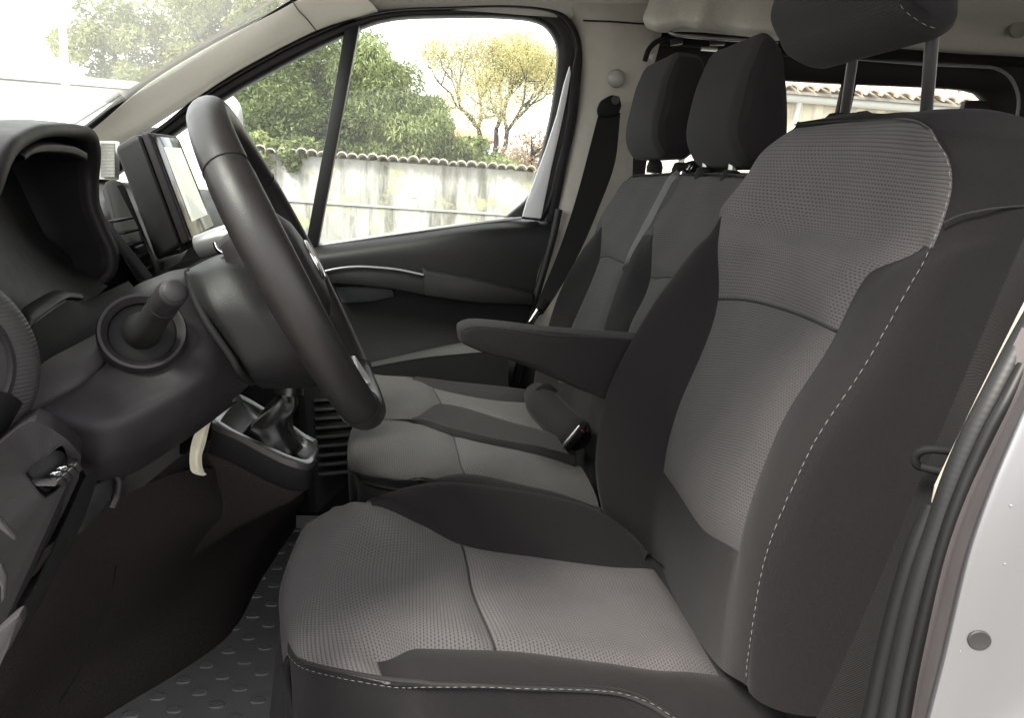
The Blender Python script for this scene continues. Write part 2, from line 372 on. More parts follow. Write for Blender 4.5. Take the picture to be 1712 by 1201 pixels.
# ------------------------------------------------------------------ cabin shell: floor, ceiling (the outside world follows further down)
FLOOR_Z = .63
def structure(name, V, fs, mat, **kw):
    o = mesh(name, V, fs, mat, None, **kw); o["kind"] = "structure"; return o
o = box("floor", (-1.3, .33, FLOOR_Z-.05), (3.4, 2.12, FLOOR_Z-.004), CARPET, bev=.0); o["kind"] = "structure"

# ------------------------------------------------------------------ driver seat
ds = thing("driver_seat", "large front seat nearest the camera, grey knit centre, black bolsters and white stitching", "car seat", (.15, .82, FLOOR_Z))
# backrest: rows from below the bite up to the back, columns from the far back edge round to the near back edge
BR = [
 [(1035, 900, 1.05), (1095, 965, .98), (1150, 1035, .83), (1210, 1115, .68), (1240, 1150, .59), (1370, 1200, .56)],
 [(1012, 850, 1.05), (1098, 935, .97), (1150, 1003, .82), (1212, 1080, .68), (1243, 1112, .585), (1385, 1165, .56)],
 [(1003, 745, 1.05), (1103, 790, .97), (1154, 868, .825), (1226, 922, .68), (1266, 962, .578), (1470, 990, .56)],
 [(1018, 665, 1.05), (1125, 690, .97), (1205, 700, .82), (1290, 722, .68), (1342, 765, .575), (1575, 750, .56)],
 [(1092, 520, 1.045), (1195, 500, .97), (1298, 514, .82), (1391, 551, .68), (1452, 590, .575), (1640, 560, .56)],
 [(1142, 450, 1.03), (1195, 400, .965), (1320, 418, .82), (1443, 455, .67), (1522, 465, .575), (1690, 440, .56)],
 [(1186, 385, .99), (1200, 360, .965), (1370, 385, .80), (1535, 407, .615), (1551, 409, .58), (1720, 380, .56)],
 [(1240, 298, .955), (1245, 292, .945), (1400, 300, .79), (1564, 318, .60), (1582, 322, .58), (1740, 330, .56)],
 [(1270, 250, .942), (1275, 247, .935), (1415, 246, .795), (1556, 256, .605), (1576, 260, .585), (1745, 285, .56)],
 [(1322, 211, .93), (1327, 208, .925), (1430, 201, .80), (1528, 204, .62), (1551, 215, .60), (1745, 240, .56)],
 [(1330, 204, .93), (1342, 200, .92), (1430, 189, .80), (1550, 182, .63), (1625, 180, .60), (1735, 205, .57)],
]
def seat_cage(rows, back_dx, top_dx, side_in=.03):
    """Add the hidden far flank, the near rear edge and the back so the backrest is a closed cushion."""
    G = []
    for k, r in enumerate(rows):
        p = [P(*q) for q in r]; far, near = p[0], p[-1]; dx = back_dx if k < len(rows)-1 else top_dx
        mid = (p[2]+p[3])/2; xb = mid[0]+dx
        f1 = A3(far[0]+.05, far[1]+.006, far[2]+.01); f2 = A3(xb-.02, far[1]-.02, far[2]+.02)
        n1 = A3(max(near[0]+.02, xb-.02), near[1]+.012, near[2]); n2 = A3(xb, near[1]+.06, near[2]+.01)
        dz = .02 if k < len(rows)-2 else -.02
        G.append([A3(xb, mid[1], mid[2]+dz), f2-A3(0, 0, .02-dz), f1-A3(0, 0, (.02-dz)*.5)]+p+[n1-A3(0, 0, (.02-dz)*.3), n2-A3(0, 0, .02-dz), A3(xb, mid[1], mid[2]+dz)])
    last = G[-1]
    G.append([q*.35+A3(last[0][0]-.03, q[1], last[4][2]-.026)*.65 for q in last])
    return np.array(G)
G = seat_cage(BR, .13, .085)
NU, NV = 8, 8
D = loft_pts(G, NU, NV); mq, nq = D.shape[0]-1, D.shape[1]-1
def mask_of(D, cells):
    m = np.zeros((D.shape[0]-1, D.shape[1]-1), bool)
    for (r0, r1, c0, c1) in cells: m[int(r0*NU):int(r1*NU), int(c0*NV):int(c1*NV)] = True
    return m
rows_top = 8
upper = mask_of(D, [(4, 9, 4, 6), (6, 9, 3, 7)])
lower = mask_of(D, [(2, 4, 4, 6)])
side = mask_of(D, [(0, 11, 7, 10), (9, 11, 0, 10)])
bolst = ~(upper | lower | side)
panel("backrest_upper_panel", D, upper, KNIT_W, ds, 1, puff=.006, width=.012)
panel("backrest_lower_panel", D, lower, KNIT_F, ds, 1, puff=.006, width=.012)
panel("backrest_bolster", D, bolst, PLAIN2, ds, 1, puff=.011, width=.026)
sp_ = panel("backrest_side_panel", D, side, PLAIN, ds, 1, puff=.005, width=.010)
N_ = grid_normals(D)
path = (D-N_*.0024)[int(.6*NU):int(9.0*NU), 7*NV]*.7+(D-N_*.0006)[int(.6*NU):int(9.0*NU), 7*NV+1]*.3
stitches("stitching", path, THREAD, ds)
tube("piping", (D-N_*.0056)[4*NU, 4*NV:6*NV+1], .0018, PIPE, ds, 6, smooth=0)
tube("piping", (D-N_*.0004)[9*NU, 4*NV:7*NV+1], .0008, PIPE, ds, 6, smooth=0)
# horizontal seam across the upper side panel
tube("piping", PP([(1578, 372, .573), (1600, 362, .569), (1640, 352, .5635), (1690, 346, .5615), (1730, 344, .561)]), .0010, PIPE, ds, 6)

# cushion
def z(*q): return PZ(*q)
CU_ = [
 [(505, 1010, .84), (500, 1020, .84), (470, 1130, .84), (455, 1260, .84), (480, 1360, .84), (500, 1400, .84)],
 [(520, 925, .96), (495, 945, .96), (474, 1020, .97), (472, 1090, .985), (478, 1150, .985), (500, 1260, .93)],
 [(552, 853, 1.06), (512, 884, 1.05), (482, 955, 1.045), (473, 1043, 1.04), (476, 1082, 1.035), (482, 1160, .98)],
 [(580, 845, 1.085), (552, 880, 1.07), (520, 965, 1.06), (500, 1062, 1.062), (505, 1113, 1.056), (520, 1190, 1.0)],
 [(612, 835, 1.095), (621, 841, 1.093), (600, 955, 1.065), (630, 1100, 1.072), (650, 1145, 1.070), (660, 1220, 1.0)],
 [(680, 818, 1.115), (700, 873, 1.082), (700, 965, 1.06), (702, 1077, 1.074), (715, 1146, 1.085), (730, 1225, 1.02)],
 [(745, 811, 1.12), (772, 907, 1.072), (790, 985, 1.058), (828, 1080, 1.072), (845, 1147, 1.09), (870, 1230, 1.02)],
 [(860, 824, 1.118), (900, 928, 1.070), (940, 1000, 1.055), (1000, 1099, 1.07), (1000, 1152, 1.09), (1010, 1235, 1.03)],
 [(985, 852, 1.105), (1028, 944, 1.066), (1060, 1015, 1.055), (1130, 1115, 1.07), (1085, 1172, 1.085), (1090, 1245, 1.04)],
 [(1040, 885, 1.09), (1095, 948, 1.06), (1140, 1015, 1.05), (1205, 1123, 1.06), (1170, 1215, 1.08), (1180, 1275, 1.05)],
 [(1085, 925, 1.08), (1140, 985, 1.045), (1185, 1050, 1.04), (1262, 1135, 1.05), (1330, 1215, 1.055), (1330, 1290, 1.04)],
]
G = []
for r in CU_:
    p = [PZ(*q) for q in r]
    far, near = p[0], p[-1]
    G.append([A3(far[0], far[1]-.02, .80), A3(far[0], far[1]+.008, far[2]-.08), A3(far[0], far[1]+.012, far[2]-.025)]+p[:4]+[p[4], p[5], A3(near[0], near[1]+.01, .84)])
D2 = loft_pts(np.array(G), NU, NV)
front = mask_of(D2, [(1, 4, 2, 7), (4, 6, 4, 6)])
rear_ = mask_of(D2, [(6, 9, 4, 6)])
sidec = mask_of(D2, [(0, 10, 7, 9)])
bol = ~(front | rear_ | sidec)
panel("cushion_front_panel", D2, front, KNIT_W, ds, 1, puff=.0085, width=.016)
panel("cushion_rear_panel", D2, rear_, KNIT_W, ds, 1, puff=.0065, width=.010)
panel("cushion_bolster", D2, bol, PLAIN2, ds, 1, puff=.009, width=.020)
panel("cushion_side_panel", D2, sidec, PLAIN, ds, 1, puff=.005, width=.012)
N2 = grid_normals(D2)
stitches("stitching", (D2+N2*.001)[int(2.5*NU):int(8.9*NU), 7*NV+1], THREAD, ds)
tube("piping", (D2-N2*.0052)[int(1.5*NU):9*NU+1, 7*NV], .0022, PIPE, ds, 6, smooth=0)
tube("piping", (D2-N2*.0050)[6*NU, 4*NV:6*NV+1], .0013, PIPE, ds, 6, smooth=0)
# seat base under the cushion
box("seat_base", (-.04, .66, FLOOR_Z), (.36, 1.0, .86), DARK, ds, .02)
# headrest: side profile pushed across, near and far cheeks are plain cloth
def headrest(parent, prof, Y0, Y1, cover, cheek, prefix="headrest", rad=.034):
    prof = spline(np.asarray(prof), 5, True); c = prof.mean(0)
    w = Y1-Y0; secs = []
    to_c = c-prof; ln = np.linalg.norm(to_c, axis=1, keepdims=True); to_c /= ln
    inset = lambda q: prof+to_c*np.minimum(q, ln*.45)
    ca = inset(rad)
    ths = [R(q) for q in (0, 22, 45, 68, 90)]
    for th in ths:
        q = inset(rad*(1-math.sin(th))); q[:, 1] = Y0+rad*(1-math.cos(th)); secs.append(q)
    q = prof.copy(); q[:, 1] = (Y0+Y1)/2; secs.append(q)
    for th in ths[::-1]:
        q = inset(rad*(1-math.sin(th))); q[:, 1] = Y1-rad*(1-math.cos(th)); secs.append(q)
    Dh = np.array(secs); n = Dh.shape[1]
    uv = grid_uv(np.concatenate([Dh, Dh[:, :1]], axis=1))[:, :n][..., ::-1]
    def sub(nm, a, b, mat, s):
        V = Dh[a:b]; mesh(nm, V.reshape(-1, 3), grid_faces(b-a, n, True)+[tuple(range(q*n, q*n+n)) for q in (s or ())], mat, parent, uv=uv[a:b].reshape(-1, 2))
    sub(prefix+"_cover", 2, 9, cover, None); sub(prefix+"_cheek", 0, 3, cheek, (0,)); sub(prefix+"_cheek", 8, 11, cheek, (2,))
    return Dh
hp = PP([(1476, -66), (1493, -6), (1504, 20), (1538, 47), (1576, 60), (1606, 50), (1621, 30), (1623, -14), (1612, -80), (1584, -125), (1534, -140), (1494, -115)], .62)
Dh = headrest(ds, hp, .62, .842, KNIT_D, PLAIN, "headrest", .024)
stitches("stitching", Dh[2, :22]+A3(0, -.0012, 0), THREAD, ds, .0045, .003, .0003)
for (a, b, Y) in (((1424, 110), (1413, 186), .885), ((1557, 80), (1549, 184), .70)):
    pa, pb_ = P(*a, Y-.04), P(*b, Y); tube("headrest_post", [pa+(pa-pb_)*.35, pa, pb_, pb_+(pb_-pa)*.4], .0056, POST, ds, 14, smooth=1)
    c = P(b[0], b[1]-1, Y)+A3(0, 0, .004); lathe("post_guide", c-A3(0, 0, .012), (0.12, 0, 1), [(.021, -.014), (.021, -.004), (.017, .002), (.011, .004), (.008, .004)], DARK, ds, 24)
# folded-down armrest on the far flank
arm = PP([(765, 553), (772, 547), (800, 543), (900, 553), (1000, 562), (1090, 570), (1120, 610), (1080, 690), (1020, 672), (940, 640), (850, 602), (790, 583), (768, 570)], 1.075)
Dm = headrest(ds, arm, 1.066, 1.135, PLAIN2, PLAIN2, "armrest", .016)
tube("piping", (Dm[2]+A3(0, -.0004, 0))[4:28], .0012, PIPE, ds, 6, smooth=0)
# recliner trim and a loose fold of cloth at the near rear corner

# ------------------------------------------------------------------ passenger bench (two places)
pb = thing("passenger_bench", "double front passenger bench with two headrests, beyond the driver seat", "car seat", (.15, 1.42, FLOOR_Z))
BB = [
 [(890, 690, 1.80), (925, 690, 1.70), (965, 735, 1.57), (985, 760, 1.46), (995, 775, 1.41), (1000, 790, 1.36), (1040, 850, 1.23), (1080, 900, 1.12), (1090, 920, 1.07)],
 [(893, 640, 1.80), (930, 640, 1.70), (965, 650, 1.57), (985, 655, 1.46), (1000, 655, 1.41), (1020, 650, 1.36), (1075, 680, 1.23), (1120, 700, 1.10), (1135, 710, 1.05)],
 [(914, 555, 1.79), (950, 552, 1.70), (980, 555, 1.58), (1003, 556, 1.46), (1020, 560, 1.405), (1047, 550, 1.345), (1090, 560, 1.23), (1145, 570, 1.11), (1160, 575, 1.06)],
 [(948, 462, 1.79), (999, 431, 1.70), (1020, 430, 1.58), (1043, 440, 1.465), (1058, 440, 1.405), (1083, 462, 1.345), (1110, 462, 1.24), (1170, 465, 1.10), (1185, 470, 1.06)],
 [(988, 395, 1.78), (1003, 378, 1.71), (1036, 382, 1.58), (1070, 392, 1.46), (1081, 390, 1.41), (1087, 393, 1.36), (1135, 395, 1.24), (1195, 397, 1.10), (1210, 400, 1.06)],
 [(1020, 338, 1.78), (1030, 325, 1.73), (1065, 328, 1.59), (1100, 330, 1.46), (1112, 330, 1.41), (1122, 330, 1.36), (1165, 335, 1.24), (1220, 337, 1.12), (1235, 340, 1.06)],
 [(1047, 302, 1.76), (1058, 294, 1.71), (1095, 291, 1.58), (1128, 289, 1.46), (1139, 289, 1.41), (1150, 289, 1.36), (1190, 290, 1.24), (1240, 293, 1.11), (1255, 296, 1.06)],
]
G = []
for k, r in enumerate(BB):
    p = [P(*q) for q in r]; xb = p[2][0]+(.12 if k < 6 else .10)
    G.append([A3(xb, p[0][1]-.02, p[0][2]+.03), A3(p[0][0]+.06, p[0][1]+.005, p[0][2]+.01)]+p+[A3(p[-1][0]+.06, p[-1][1]-.005, p[-1][2]), A3(xb, p[-1][1]+.01, p[-1][2]+.03)])
l_ = G[-1]; xb = l_[4][0]+.09
G.append([A3(q[0]*.5+xb*.5, q[1], q[2]+.004) for q in l_]); G.append([A3(xb+.02, q[1], q[2]-.02) for q in l_])
DB = loft_pts(np.array(G), NU, NV)
kn = mask_of(DB, [(1, 3, 3, 5), (1, 3, 7, 9)]); kn2 = mask_of(DB, [(3, 6, 3, 5), (3, 6, 7, 9), (4, 6, 2, 6), (4, 6, 6, 10)])
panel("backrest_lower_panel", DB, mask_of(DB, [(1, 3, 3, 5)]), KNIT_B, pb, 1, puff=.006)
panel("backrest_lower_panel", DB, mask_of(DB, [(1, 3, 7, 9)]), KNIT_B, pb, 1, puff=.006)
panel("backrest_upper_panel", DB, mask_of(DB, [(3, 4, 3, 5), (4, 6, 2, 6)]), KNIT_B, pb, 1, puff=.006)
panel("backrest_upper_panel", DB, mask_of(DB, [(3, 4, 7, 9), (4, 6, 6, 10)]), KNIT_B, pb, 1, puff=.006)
panel("backrest_bolster", DB, ~(kn | kn2), PLAIN2, pb, 1, puff=.006)
NB = grid_normals(DB)
for c0, c1 in ((3, 5), (7, 9)): tube("piping", (DB-NB*.0055)[3*NU, c0*NV:c1*NV+1], .0016, PIPE, pb, 6, smooth=0)
tube("piping", (DB-NB*.0004)[6*NU, 2*NV:10*NV+1], .0013, PIPE, pb, 6, smooth=0)

def bench_cushion(rows, zbot):
    G = []
    for r in rows:
        p = [PZ(*q) for q in r]; f, n = p[0], p[-1]
        G.append([A3(f[0], f[1]-.01, zbot), A3(f[0], f[1]+.006, f[2]-.04)]+p+[A3(n[0], n[1]-.006, n[2]-.04), A3(n[0], n[1]+.01, zbot)])
    Dc = loft_pts(np.array(G), NU, NV)
    fr = mask_of(Dc, [(1, 3, 2, 6), (3, 4, 3, 5)]); re = mask_of(Dc, [(4, 6, 3, 5)])
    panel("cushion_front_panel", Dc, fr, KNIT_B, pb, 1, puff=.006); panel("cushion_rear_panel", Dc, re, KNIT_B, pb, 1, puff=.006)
    panel("cushion_bolster", Dc, ~(fr | re), PLAIN2, pb, 1, puff=.006)
    Nc = grid_normals(Dc)
    tube("piping", (Dc-Nc*.0055)[4*NU, 3*NV:5*NV+1], .0016, PIPE, pb, 6, smooth=0)
    tube("piping", (Dc-Nc*.0004)[int(1.4*NU):6*NU, 6*NV], .0022, PIPE, pb, 6, smooth=0)
bench_cushion([
 [(605, 790, .95), (590, 810, .95), (585, 830, .95), (590, 850, .95), (600, 860, .95)],
 [(598, 708, 1.08), (583, 725, 1.08), (579, 755, 1.07), (583, 785, 1.055), (600, 805, 1.045)],
 [(620, 697, 1.105), (612, 708, 1.10), (605, 755, 1.10), (610, 793, 1.08), (640, 815, 1.065)],
 [(688, 698, 1.108), (690, 704, 1.102), (680, 755, 1.102), (690, 803, 1.095), (700, 822, 1.07)],
 [(757, 716, 1.112), (757, 724, 1.102), (765, 752, 1.102), (776, 787, 1.10), (800, 825, 1.085)],
 [(880, 742, 1.112), (882, 751, 1.102), (890, 785, 1.098), (905, 812, 1.10), (920, 838, 1.09)],
 [(962, 762, 1.11), (962, 768, 1.09), (985, 805, 1.085), (1003, 843, 1.085), (1015, 858, 1.08)],
], .86)
bench_cushion([
 [(640, 700, .95), (640, 720, .95), (640, 740, .95), (640, 760, .95), (645, 765, .95)],
 [(622, 628, 1.08), (612, 640, 1.08), (606, 660, 1.08), (604, 690, 1.07), (606, 712, 1.06)],
 [(640, 624, 1.105), (634, 632, 1.10), (628, 660, 1.10), (625, 695, 1.095), (640, 716, 1.08)],
 [(690, 627, 1.105), (690, 632, 1.102), (680, 660, 1.10), (687, 694, 1.10), (690, 716, 1.095)],
 [(724, 633, 1.11), (724, 645, 1.102), (730, 657, 1.10), (737, 671, 1.10), (760, 722, 1.10)],
 [(850, 648, 1.11), (850, 668, 1.10), (862, 690, 1.095), (868, 705, 1.095), (880, 748, 1.10)],
 [(905, 655, 1.11), (905, 672, 1.09), (918, 700, 1.085), (925, 720, 1.085), (955, 766, 1.085)],
], .86)
# front edge of the bench box
box("bench_box", (-.07, 1.10, FLOOR_Z), (.36, 1.80, .90), DARK, pb, .015)
# headrests of the bench
hm = PP([(1290, 47), (1262, 90), (1240, 150), (1229, 200), (1234, 245), (1256, 278), (1300, 284), (1325, 250), (1330, 190), (1325, 120), (1312, 66)], 1.11)
headrest(pb, hm, 1.11, 1.352, KNIT_D, PLAIN2)
ho = PP([(1142, 82), (1120, 115), (1106, 160), (1096, 205), (1100, 245), (1116, 264), (1150, 266), (1175, 240), (1185, 190), (1188, 130), (1175, 88)], 1.45)
headrest(pb, ho, 1.45, 1.70, KNIT_D, PLAIN2)
for px, py, Y in ((1080, 268, 1.62), (1122, 272, 1.50), (1202, 285, 1.18), (1160, 280, 1.29)):
    c = P(px, py, Y); tube("headrest_post", [c+A3(.02, 0, .03), c+A3(.02, 0, -.03)], .006, STEEL, pb, 10, smooth=1)
    lathe("post_guide", c+A3(.02, 0, -.012), (0, 0, 1), [(.016, -.012), (.017, .0), (.013, .012), (.008, .014)], DARK, pb, 18)
# middle buckle stalk, its steel tongue and the rolled lap-belt pouch
tube("centre_bolster_roll", [P(893, 655, 1.50), P(905, 672, 1.47), P(935, 705, 1.42), P(962, 728, 1.375), P(970, 738, 1.36)], [.022, .034, .036, .034, .024], PLAIN2, pb, 18)
prism("roll_tab", PP([(893, 652), (905, 643), (912, 645), (927, 657), (921, 662)], 1.455), A3(.008, .003, .004), DARK, pb, .001)

# ------------------------------------------------------------------ belts and buckles that rest on the seats
bk = thing("belt_buckle", "black belt buckle with a bright steel edge between bench and driver seat", "belt buckle", P(950, 745, 1.33))
prism("buckle_body", PP([(965, 714), (976, 722), (972, 733), (942, 766), (930, 762), (940, 745)], 1.31), A3(.012, .022, .006), DARK, bk, .003)
prism("buckle_plate", PP([(966, 712), (971, 716), (938, 757), (932, 760), (941, 742)], 1.305), A3(.002, -.003, .002), STEEL, bk, .0008)
prism("release_button", PP([(970, 718), (976, 722), (975, 725), (969, 721)], 1.306), A3(.002, -.004, .001), principled("red_button", (.06, .01, .01), .5), bk, .001)
mb = thing("seat_belt", "grey strap falling over the bench between its two headrests", "seat belt", P(1110, 300, 1.4))
ribbon("webbing", PP([(1131, 284, 1.405), (1118, 296, 1.385), (1102, 325, 1.385), (1078, 370, 1.382), (1062, 400, 1.378), (1046, 434, 1.385), (1038, 450, 1.42)]),
       PP([(1142, 286, 1.405), (1128, 299, 1.385), (1111, 328, 1.385), (1088, 373, 1.382), (1070, 401, 1.378), (1052, 436, 1.385), (1044, 452, 1.42)]), .0015, WEBG, mb)
prism("belt_guide", PP([(1128, 286), (1136, 275), (1152, 268), (1180, 270), (1205, 280), (1200, 289), (1165, 287), (1140, 290)], 1.35), A3(.03, .015, .004), DARK, mb, .003)
ring_loft("guide_tongue", [PP([(1148, 283), (1153, 276), (1159, 275), (1155, 285)], 1.346), PP([(1147, 285), (1152, 275), (1161, 274), (1156, 287)], 1.343), PP([(1150, 282), (1154, 278), (1157, 277), (1154, 283)], 1.343)], CHROME, mb, 16)
prism("guide_tongue", PP([(1136, 292), (1138, 286), (1143, 285), (1140, 293)], 1.345), A3(.002, -.002, .001), CHROME, mb, .0006)

fb = thing("seat_belt", "black seat belt hanging down the far pillar beside the outer bench seat", "seat belt", P(1012, 180, 1.86))
ribbon("webbing", PP([(1000, 192, 1.875), (985, 250, 1.87), (962, 335, 1.865), (930, 430, 1.86), (905, 490, 1.855), (888, 533, 1.85)]),
       PP([(1037, 188, 1.865), (1031, 255, 1.855), (1000, 350, 1.845), (965, 430, 1.84), (925, 500, 1.835), (908, 525, 1.835)]), .0016, WEB, fb)
prism("anchor_loop", PP([(998, 182), (1004, 168), (1022, 158), (1036, 160), (1040, 176), (1034, 192), (1016, 196), (1000, 194)], 1.86), A3(.002, .018, 0), DARK, fb, .005)
tube("anchor_bolt", [P(1029, 167, 1.862), P(1029, 167, 1.845)], .010, RUBBER, fb, 14, smooth=1)
ring_loft("belt_tongue", [PP([(883, 540), (898, 516), (904, 519), (890, 543)], 1.832), PP([(882, 541), (898, 514), (906, 519), (891, 545)], 1.828), PP([(886, 538), (899, 519), (902, 520), (889, 540)], 1.828)], CHROME, fb, 24)
prism("tongue_cover", PP([(897, 520), (908, 500), (918, 504), (906, 524)], 1.828), A3(.002, .01, 0), DARK, fb, .002)

# ------------------------------------------------------------------ steering wheel
Wn, Wf = P(489, 484, .63), P(508, 428, .97); Wt, Wb = P(354, 192, .80), P(616, 684, .80)
WC = (Wt+Wb)/2; e1 = (Wt-Wb); RW = np.linalg.norm(e1)/2; e1 /= 2*RW
e2 = (Wn-Wf); e2 -= e1*(e2@e1); e2 /= np.linalg.norm(e2); WN = np.cross(e1, e2)
if WN[0] < 0: WN = -WN                                         # towards the driver
sw = thing("steering_wheel", "black leather three-spoke steering wheel with silver spoke tips and chrome ring", "steering wheel", WC)
def wpt(a, r=RW, h=0.0): return WC+e1*math.cos(a)*r+e2*math.sin(a)*r+WN*h
n = 96; sec = 18; V = []
seams = [R(q) for q in (52, 147, -52, -147)]
for i in range(n):
    a = 2*math.pi*i/n
    rad = e1*math.cos(a)+e2*math.sin(a); c = WC+rad*RW
    grip = .0172+.0020*math.exp(-((abs(math.degrees((a+math.pi) % (2*math.pi)-math.pi))-75)/32)**2)
    dip = sum(math.exp(-((((a-s+math.pi) % (2*math.pi))-math.pi)/.012)**2) for s in seams)
    for j in range(sec):
        b = 2*math.pi*j/sec; V.append(c+rad*math.cos(b)*(grip*.92-.001*dip)+WN*math.sin(b)*(grip*1.06-.001*dip))
mesh("rim", V, [(i*sec+j, i*sec+(j+1) % sec, ((i+1) % n)*sec+(j+1) % sec, ((i+1) % n)*sec+j) for i in range(n) for j in range(sec)], LEATHER, sw)
for s in seams:
    rad = e1*math.cos(s)+e2*math.sin(s); c = WC+rad*RW
    tube("rim_seam", [c+rad*math.cos(b)*.0166+WN*math.sin(b)*.0192 for b in np.arange(20)*math.pi/10], .0007, DARK, sw, 6, closed=True, smooth=0)
# airbag hub, dished towards the driver, and its chrome ring
def disc(r, h, sy=1.0, n=40): return [WC+WN*h+(e1*math.cos(t)*sy+e2*math.sin(t))*r for t in np.arange(n)*2*math.pi/n]
ring_loft("airbag_cover", [disc(.030, -.05), disc(.060, -.048, .95), disc(.070, -.02, .92), disc(.0685, -.002, .92), disc(.061, .011, .92), disc(.048, .018, .92), disc(.030, .021, .92), disc(.002, .022)], DASHG, sw, 48)
tube("emblem_ring", disc(.020, .0225, 1.0, 32), .0022, CHROME, sw, 8, closed=True, smooth=0)
def spoke(a, w0, w1, mat, nm="spoke", h0=.004, h1=.002, r0=.07, r1=None, t=.016):
    r1 = r1 or RW-.012; d = lambda q, r, s, h: WC+(e1*math.cos(q)+e2*math.sin(q))*r+s*(-e1*math.sin(q)+e2*math.cos(q))+WN*h
    top = [d(a, r0, -w0, h0), d(a, (r0+r1)/2, -(w0+w1)*.42, h0-.004), d(a, r1, -w1, h1), d(a, r1, w1, h1), d(a, (r0+r1)/2, (w0+w1)*.42, h0-.004), d(a, r0, w0, h0)]
    return prism(nm, top, -WN*t, mat, sw, .005)
for a in (R(82), R(-82)):
    spoke(a, .034, .026, DASHG)
    spoke(a, .026, .018, GLOSS, "switch_pad", .010, .008, .088, RW-.026, .010)
for a in (R(163), R(-163)):
    spoke(a, .018, .014, DASHG, "spoke", .002, .004, .07)
    spoke(a, .009, .0085, principled("silver_spoke_trim", (.62, .62, .61), .3, metal=.3), "spoke_insert", .012, .015, .118, RW-.006, .008)
lathe("column_boss", WC-WN*.085, WN, [(.036, 0), (.04, .02), (.042, .04), (.04, .05)], DARK, sw, 28)

# ------------------------------------------------------------------ steering column shroud and stalk
cs = thing("column_shroud", "dark plastic shroud round the steering column, pale light on its top", "shroud", P(440, 560, .8))
secs = []
for (tp, nr, md, lw, bt) in (
    ((322, 452, .86), (312, 456, .755), (344, 530, .715), (396, 612, .72), (440, 650, .80)),
    ((344, 436, .86), (334, 452, .74), (368, 530, .70), (418, 612, .705), (470, 650, .80)),
    ((380, 424, .86), (378, 440, .735), (420, 530, .70), (474, 606, .71), (520, 648, .80)),
    ((412, 430, .86), (428, 450, .74), (476, 535, .71), (520, 600, .72), (552, 640, .80))):
    t_, n_, m_, l_, b_ = [P(*q) for q in (tp, nr, md, lw, bt)]
    mir = lambda q: A3(q[0], 1.62-q[1], q[2])
    secs.append([b_, l_, m_, n_, t_, mir(n_), mir(m_), mir(l_), b_])
loft("shroud", secs, DASH, cs, 5, 5)
loft("shroud_end", [secs[-1], [np.mean(secs[-1][:-1], axis=0)+(q-np.mean(secs[-1][:-1], axis=0))*.9+A3(.006, 0, 0) for q in secs[-1]], [np.mean(secs[-1][:-1], axis=0)+(q-np.mean(secs[-1][:-1], axis=0))*.3 for q in secs[-1]]], DARK, cs, 2, 5)
tube("ignition_ring", [P(378, 402, .90)+A3(.012*math.sin(t), .004*math.cos(t), .014*math.cos(t)) for t in np.arange(20)*math.pi/10], .003, CHROME, cs, 8, closed=True, smooth=0)
lathe("ignition_barrel", P(374, 400, .91), (.9, -.2, .35), [(.014, -.03), (.015, 0), (.012, .012), (.006, .016)], SATIN, cs, 24)

# ------------------------------------------------------------------ dashboard
db = thing("dashboard", "black moulded dashboard with instrument hood, knee panel and vents", "dashboard", (-.35, .9, 1.2))
# instrument hood: a deep arch open towards the driver
lip = [(-90, 520, .56), (-60, 400, .58), (-22, 300, .60), (12, 240, .64), (48, 214, .70), (100, 206, .80), (140, 210, .91), (163, 226, .97), (169, 250, .99), (167, 290, 1.0), (166, 330, 1.0), (180, 375, 1.0), (200, 425, 1.0), (196, 452, .99), (172, 478, .97), (150, 492, .95)]
Lp = PP(lip); cz = Lp.mean(0)
inn = PP([(-60, 520, .57), (-35, 420, .585), (0, 330, .605), (22, 268, .645), (52, 240, .705), (100, 228, .80), (132, 231, .905), (144, 244, .96), (146, 265, .975), (145, 300, .985), (148, 335, .985), (164, 380, .985), (184, 428, .985), (182, 448, .98), (160, 470, .965), (140, 484, .945)])
def off(L, dx, s=1.0, dz=0.0): return (L-cz)*A3(1, s, s)+cz+A3(dx, 0, dz)
loft("instrument_hood", [off(Lp, -.22, .98, -.06), off(Lp, -.12, 1.02, -.02), off(Lp, -.03, 1.015), off(Lp, -.008, 1.008), Lp, (Lp*.5+inn*.5)+A3(.003, 0, 0), inn, inn+A3(-.012, 0, 0)], DASHG, db, 3, 5)
loft("hood_lining", [inn+A3(-.010, 0, 0), off(inn, -.05, .97), off(inn, -.12, .92)], DARK, db, 3, 5)
vis = PP([(42, 262, .70), (60, 247, .74), (95, 242, .82), (125, 246, .90), (146, 256, .955)]); vis2 = PP([(40, 268, .70), (60, 256, .74), (95, 254, .82), (125, 258, .90), (146, 268, .955)])
loft("hood_visor", [vis+A3(-.03, 0, .004), vis, vis2, vis2+A3(-.05, 0, -.002)], DASHG, db, 3, 5)
